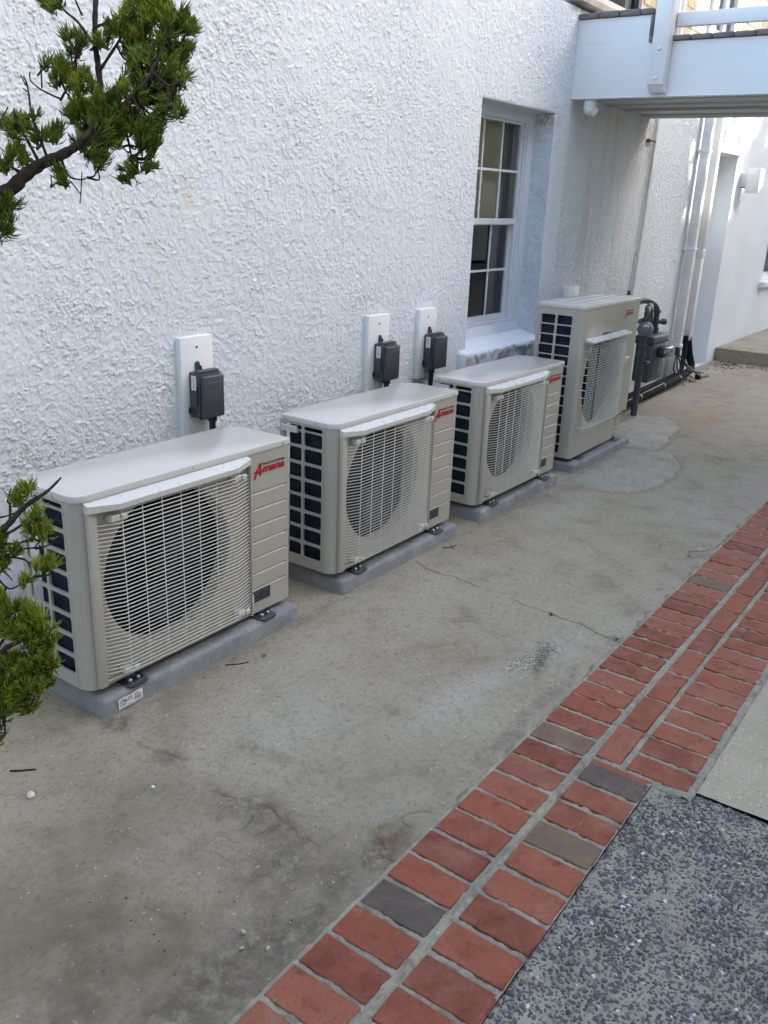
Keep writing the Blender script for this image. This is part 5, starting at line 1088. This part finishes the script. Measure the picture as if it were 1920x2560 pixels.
L.append(limb(up_, [(-420, 640, TU + .05), (-200, 575, TU), (0, 486, TU), (60, 440, TU), (110, 405, TU), (166, 378, TU - .02), (210, 350, TU - .04), (262, 300, TU - .02)], .0165, .005))
L.append(limb(up_, [(215, 345, TU), (250, 250, TU), (252, 175, TU + .02), (240, 120, TU + .02), (236, 60, TU), (240, 0, TU), (248, -80, TU)], .0062, .0042))
for pix, r0 in (([(240, 120, TU), (200, 60, TU), (165, 30, TU + .02), (150, 10, TU)], .003), ([(240, 70, TU), (290, 50, TU), (350, 20, TU - .02)], .003), ([(256, 175, TU), (300, 110, TU), (340, 60, TU), (400, 30, TU)], .003), ([(205, 40, TU), (188, 0, TU), (180, -30, TU)], .002),
                ([(262, 300, TU), (330, 250, TU - .03), (400, 180, TU - .04), (440, 90, TU - .03), (460, 20, TU)], .0045), ([(300, 260, TU), (330, 330, TU + .02), (340, 400, TU + .02)], .003), ([(400, 180, TU - .04), (440, 210, TU - .05), (470, 200, TU - .04)], .0025), ([(420, 100, TU), (470, 90, TU + .02), (490, 50, TU)], .0025),
                ([(120, 400, TU), (95, 330, TU), (80, 280, TU + .02), (68, 215, TU + .03), (60, 190, TU + .03)], .0028), ([(68, 215, TU + .03), (52, 185, TU + .03)], .0014), ([(68, 230, TU + .03), (55, 220, TU + .04)], .0014), ([(95, 405, TU), (60, 340, TU), (40, 300, TU - .02), (34, 270, TU - .02)], .003),
                ([(155, 250, TU), (110, 225, TU), (80, 205, TU), (75, 180, TU)], .0018), ([(104, 222, TU), (102, 170, TU), (96, 150, TU)], .0016), ([(185, 260, TU), (155, 200, TU), (152, 150, TU)], .0018), ([(190, 160, TU), (188, 130, TU), (190, 115, TU)], .0022), ([(150, 250, TU), (188, 180, TU), (189, 150, TU)], .0022),
                ([(150, 385, TU), (170, 440, TU + .01), (205, 450, TU + .01), (222, 446, TU + .01)], .0022), ([(175, 450, TU), (198, 480, TU), (203, 488, TU)], .0012), ([(204, 430, TU), (203, 470, TU), (199, 508, TU)], .0011), ([(60, 445, TU), (30, 415, TU), (0, 400, TU)], .0022), ([(0, 490, TU), (2, 520, TU), (-5, 560, TU)], .0035), ([(20, 270, TU), (10, 290, TU), (0, 300, TU)], .0014), ([(128, 440, TU), (130, 455, TU), (140, 468, TU)], .001)):
    L.append(limb(up_, pix, r0, max(.0009, r0 * .45), .002))
lu = jbuild(up_, 'branch', 'bark', jt)
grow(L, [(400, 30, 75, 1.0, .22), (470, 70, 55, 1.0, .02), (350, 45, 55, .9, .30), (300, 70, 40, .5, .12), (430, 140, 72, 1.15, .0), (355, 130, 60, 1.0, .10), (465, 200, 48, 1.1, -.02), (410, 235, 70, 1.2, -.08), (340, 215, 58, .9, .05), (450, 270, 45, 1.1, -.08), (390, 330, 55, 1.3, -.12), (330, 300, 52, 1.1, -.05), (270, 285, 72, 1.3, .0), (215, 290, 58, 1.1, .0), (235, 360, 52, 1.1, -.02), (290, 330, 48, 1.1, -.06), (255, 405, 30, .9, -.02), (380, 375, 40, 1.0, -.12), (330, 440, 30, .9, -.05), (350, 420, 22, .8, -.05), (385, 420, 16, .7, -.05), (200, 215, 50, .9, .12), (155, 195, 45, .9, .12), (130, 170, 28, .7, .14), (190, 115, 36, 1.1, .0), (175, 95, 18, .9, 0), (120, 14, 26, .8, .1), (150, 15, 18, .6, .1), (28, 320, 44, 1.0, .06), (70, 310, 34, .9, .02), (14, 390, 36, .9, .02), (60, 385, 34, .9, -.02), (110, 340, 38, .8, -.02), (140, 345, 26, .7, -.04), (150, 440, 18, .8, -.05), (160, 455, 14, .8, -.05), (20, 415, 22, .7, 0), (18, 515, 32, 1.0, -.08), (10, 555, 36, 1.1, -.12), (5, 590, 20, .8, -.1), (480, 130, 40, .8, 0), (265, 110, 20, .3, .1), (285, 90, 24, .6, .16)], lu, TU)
V, Fq, tn = leaf_crown(-1.0, -.15, 2.5, 1.0, .8, .8, 5000, .045, 21); npmesh('added_shade_crown', V, Fq, 'juniper', jt, None, dict(tint=tn * .5), kind='stuff')  # unseen foliage added overhead to darken the near concrete
TL = 1.42
lo_ = MB(); L = []
L.append(limb(lo_, [(-420, 1560, TL + .04), (-180, 1480, TL), (-20, 1345, TL), (25, 1310, TL), (60, 1270, TL), (110, 1225, TL - .02), (150, 1195, TL - .02)], .009, .0014))
for pix, r0 in (([(-20, 1345, TL), (30, 1330, TL), (60, 1310, TL), (95, 1300, TL)], .003), ([(24, 1300, TL), (22, 1262, TL), (16, 1255, TL), (24, 1220, TL)], .0024), ([(-40, 1300, TL), (20, 1290, TL), (50, 1278, TL)], .002), ([(-60, 1400, TL), (-10, 1360, TL), (40, 1360, TL), (80, 1345, TL)], .003),
                ([(-60, 1420, TL), (0, 1395, TL), (60, 1400, TL), (75, 1418, TL)], .0026), ([(-40, 1410, TL), (10, 1430, TL), (30, 1450, TL)], .0016), ([(0, 1395, TL), (50, 1375, TL), (110, 1365, TL), (140, 1355, TL)], .002), ([(-10, 1440, TL), (20, 1470, TL), (60, 1455, TL), (90, 1440, TL)], .0016),
                ([(-200, 1700, TL), (-30, 1650, TL), (20, 1620, TL), (60, 1595, TL), (110, 1570, TL)], .006), ([(0, 1630, TL), (60, 1640, TL), (120, 1650, TL)], .003), ([(-10, 1640, TL), (40, 1690, TL), (80, 1730, TL)], .003), ([(-10, 1630, TL), (30, 1570, TL), (40, 1520, TL)], .003), ([(-30, 1660, TL), (-10, 1740, TL), (10, 1800, TL)], .004)):
    L.append(limb(lo_, pix, r0, max(.0009, r0 * .45), .002))
ll = jbuild(lo_, 'branch', 'bark', jt)
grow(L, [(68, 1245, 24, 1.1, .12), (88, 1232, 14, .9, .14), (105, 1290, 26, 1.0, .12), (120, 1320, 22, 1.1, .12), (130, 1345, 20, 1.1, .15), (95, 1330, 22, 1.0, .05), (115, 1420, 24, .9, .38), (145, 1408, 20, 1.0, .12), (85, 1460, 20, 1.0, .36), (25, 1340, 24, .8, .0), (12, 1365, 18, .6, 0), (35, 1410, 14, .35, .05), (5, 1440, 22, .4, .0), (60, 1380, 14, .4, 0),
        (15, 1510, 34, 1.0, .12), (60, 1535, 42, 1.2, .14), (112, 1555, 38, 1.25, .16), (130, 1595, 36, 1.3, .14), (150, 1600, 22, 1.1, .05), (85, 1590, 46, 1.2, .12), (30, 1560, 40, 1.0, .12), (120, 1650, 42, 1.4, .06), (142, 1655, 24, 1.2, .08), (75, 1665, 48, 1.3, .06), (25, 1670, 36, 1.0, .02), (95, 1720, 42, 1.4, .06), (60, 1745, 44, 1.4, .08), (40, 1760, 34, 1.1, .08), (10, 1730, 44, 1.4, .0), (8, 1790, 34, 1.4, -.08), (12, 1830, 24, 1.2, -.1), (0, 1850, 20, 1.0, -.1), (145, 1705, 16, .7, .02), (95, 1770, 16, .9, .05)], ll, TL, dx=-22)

# ------------------------------------------------------------------ loose things on the ground
def rock(label, name, mat, x, y, s, seed, cat='stone', group=None, flat=.6):
    r = random.Random(seed); bm = bmesh.new(); bmesh.ops.create_icosphere(bm, subdivisions=1 if flat > .7 else 2, radius=1)
    if flat > .7:
        for v in bm.verts: v.co *= r.uniform(.65, 1.2)
    for v in bm.verts: f = .82 + .36 * vnoise(np.array([v.co.x * 1.7 + seed]), np.array([v.co.y * 1.7 + v.co.z * 1.3 + 9]), seed)[0]; v.co = Vector((v.co.x * s * f * 1.25, v.co.y * s * f * .9, v.co.z * s * f * flat))
    o = MB().bm(bm).build(name, mat, None, 16 if flat < .7 else 8, label=label, category=cat); o.location = (x, y, ground_z(x, y) + s * flat * .62); o.rotation_euler.z = r.uniform(0, 3)
    if group: o['group'] = group
    return o
rock('pinkish white stone lying alone on the concrete at the left', 'stone', 'stone', 1.152, 1.994, .0125, 3)
rock('pale grey gravel stone farthest from the picture bottom of the three by the bricks', 'gravel_stone', 'gravel', 1.168, 1.172, .0066, 5, group='gravel stones beside the bricks', flat=.8)
rock('pale grey gravel stone in the middle, on the dark stain left of the bricks', 'gravel_stone', 'gravel', 1.130, 1.140, .0066, 6, group='gravel stones beside the bricks', flat=.8)
rock('pale grey gravel stone nearest to the bricks', 'gravel_stone', 'gravel', 1.166, 1.092, .0066, 8, group='gravel stones beside the bricks', flat=.8)
rock('small white stone below the crack in front of the nearest unit', 'small_stone', 'shell', 1.395, 1.758, .0058, 9)
def twig(label, pts, r, side=None):
    x, y = pts[0]; m = MB(); P = [(a - x, b - y, ground_z(a, b) + r * .8) for a, b in pts]; m.tube(P, [r, r * 1.05, r * .9][:len(P)] if len(P) <= 3 else r, 6)
    for s_ in side or []: m.tube([(a - x, b - y, ground_z(a, b) + r + .003 * k) for k, (a, b) in enumerate(s_)], r * .6, 5)
    o = m.build('twig', 'twig', None, 60, label=label, category='twig', group='twigs on the concrete'); o.location = (x, y, 0)
twig('thick dark twig on the concrete at the left edge', [(1.180, 2.140), (1.200, 2.117), (1.232, 2.088)], .0028, [[(1.195, 2.125), (1.185, 2.118)]])
twig('forked thin twig beside the second pad', [(3.545, 2.11), (3.575, 2.08), (3.62, 2.075)], .0022, [[(3.575, 2.08), (3.56, 2.055), (3.555, 2.045)], [(3.575, 2.08), (3.60, 2.095)]])
twig('straight twig lying along the front of the nearest pad', [(2.03, 2.105), (2.07, 2.07), (2.10, 2.055)], .002)
twig('small dark twig on the inner brick row', [(2.62, .66), (2.67, .655), (2.70, .645)], .0022)
twig('dark stick on the bricks at the right edge', [(3.06, .60), (3.09, .575), (3.15, .555)], .004, [[(3.09, .575), (3.08, .55)]])
o = MB().add([(-.012, -.006, .003), (.004, -.010, .006), (.016, .0, .004), (.004, .009, .009), (-.008, .006, .003)], [(0, 1, 2, 3, 4)]).build('dry_leaf', 'dryleaf', None, None, label='brown dry leaf in front of the nearest pad', category='leaf'); o.location = (2.169, 2.042, ground_z(2.169, 2.042))
pc = MB(); bm = bmesh.new()
for k in range(70):
    t = k / 70; a = k * 2.4; rr = .034 * math.sin(math.pi * (.12 + .85 * t)); z = .030; x = (t - .5) * .075; c = Vector((x, rr * .4 * math.cos(a), .03 + rr * .4 * math.sin(a))); e = Vector((x + .008, rr * math.cos(a), .03 + rr * math.sin(a))); s_ = (e - c).cross(Vector((1, 0, 0))).normalized() * .007
    pc.add([c - s_ * .5, c + s_ * .5, e + s_, e - s_], [(0, 1, 2, 3)])
bm.free(); o = pc.build('pine_cone', 'twig', None, None, label='dark open pine cone by the black foam pipe', category='pine cone'); o.location = (9.258, 2.60, 0)
def scatter(name, mat, spots, n, smin, smax, seed, flat=.5):
    r = np.random.default_rng(seed); V, F = [], []; k0 = 0; tet = np.array([(1, .1, 0), (-.6, .9, .05), (-.5, -.8, 0), (.1, -.05, .9), (.3, .5, .5), (-.4, .1, .6)]); ft = np.array([(0, 1, 4), (4, 1, 5), (1, 2, 5), (2, 0, 3), (2, 3, 5), (3, 0, 4), (3, 4, 5), (0, 2, 1)])
    for _ in range(n):
        cx, cy, rx, ry, w = spots[r.choice(len(spots), p=np.array([q[4] for q in spots]) / sum(q[4] for q in spots))]
        x = cx + r.normal() * rx * .55; y = cy + r.normal() * ry * .55
        if not (1.03 < y < 2.8) or (y > 2.14 and 1.5 < x < 6.2): continue
        s = math.exp(r.uniform(math.log(smin), math.log(smax))); a = r.uniform(0, 6.28); p = tet * (1 + r.uniform(-.3, .3, tet.shape)) * np.array([s, s * r.uniform(.3, .9), s * flat])
        V.append(np.stack([p[:, 0] * math.cos(a) - p[:, 1] * math.sin(a) + x, p[:, 0] * math.sin(a) + p[:, 1] * math.cos(a) + y, p[:, 2] + ground_z(x, y) + .0002], 1)); F.append(ft + k0); k0 += 6
    npmesh(name, np.concatenate(V), np.concatenate(F), mat, None, None, kind='stuff', label='tiny loose bits scattered over the concrete')
scatter('shell_chips', 'shell', [(2.80, 1.22, .13, .03, 5), (2.72, 1.27, .08, .02, 4), (1.60, 2.05, .25, .1, 1.2), (2.3, 1.95, .6, .15, 1.0), (1.4, 1.5, .3, .3, 1.2), (4.5, 1.8, 1.2, .3, .8), (1.1, 1.35, .25, .2, .8), (1.45, 1.15, .2, .08, .5), (11.0, 2.5, .5, .3, .5)], 330, .0009, .0036, 3)
scatter('rubble', 'shell', [(2.79, 1.235, .09, .028, 3), (2.70, 1.275, .06, .02, 2)], 46, .0026, .0066, 11)
scatter('stone_rubble', 'gravel', [(2.82, 1.225, .11, .03, 3), (2.72, 1.27, .08, .025, 2), (1.6, 1.06, .08, .02, 1)], 90, .002, .0055, 12)
scatter('grit', 'soil', [(2.86, 1.21, .15, .035, 8), (2.75, 1.265, .12, .03, 4), (2.2, 2.08, .5, .05, 2), (3.4, 2.07, .5, .08, 1), (1.55, 2.04, .12, .08, 1.4), (1.5, 1.3, .25, .15, 1.5), (3.0, 1.8, 1.2, .3, 1.2), (4.7, 2.08, .4, .06, 1), (9.6, 2.72, .7, .06, 3), (8.0, 2.52, .8, .02, 2.5), (10.3, 2.65, .4, .12, 3), (1.2, 1.4, .3, .25, 2)], 1300, .0010, .0042, 5)
scatter('leaf_litter', 'twig', [(10.45, 2.62, .35, .14, 5), (10.5, 2.4, .3, .3, 2), (9.3, 2.6, .4, .05, 1.5)], 260, .008, .03, 8, .25)
def tuft(label, x, y, s, n, seed):
    r = random.Random(seed); m = MB()
    for _ in range(n):
        a = r.uniform(0, 6.28); l = s * r.uniform(.5, 1.1); w = .0013; d = Vector((math.cos(a), math.sin(a), 0)); q = Vector((-d.y, d.x, 0)) * w; b = d * r.uniform(0, s * .5)
        m.add([b - q, b + q, b + d * l * .4 + q * .8 + Vector((0, 0, l * .5)), b + d * l * .4 - q * .8 + Vector((0, 0, l * .5)), b + d * l * .85 + Vector((0, 0, l * .7))], [(0, 1, 2, 3), (3, 2, 4)])
    o = m.build('grass_tuft', 'grass', None, None, label=label, category='grass tuft', group='grass tufts in the joints'); o.location = (x, y, ground_z(x, y) if y > 1.02 else -.002)
tuft('small grass tuft growing in the crack of the concrete', 3.208, 1.352, .016, 26, 1); tuft('low grass tuft where the crack meets the bricks', 3.17, 1.045, .012, 18, 2); tuft('tiny grass blade in the joint beside the dark brick', 1.70, .86, .012, 6, 3)
tuft('flat green sprig lying on the pebbles', 1.70, .50, .018, 9, 4)
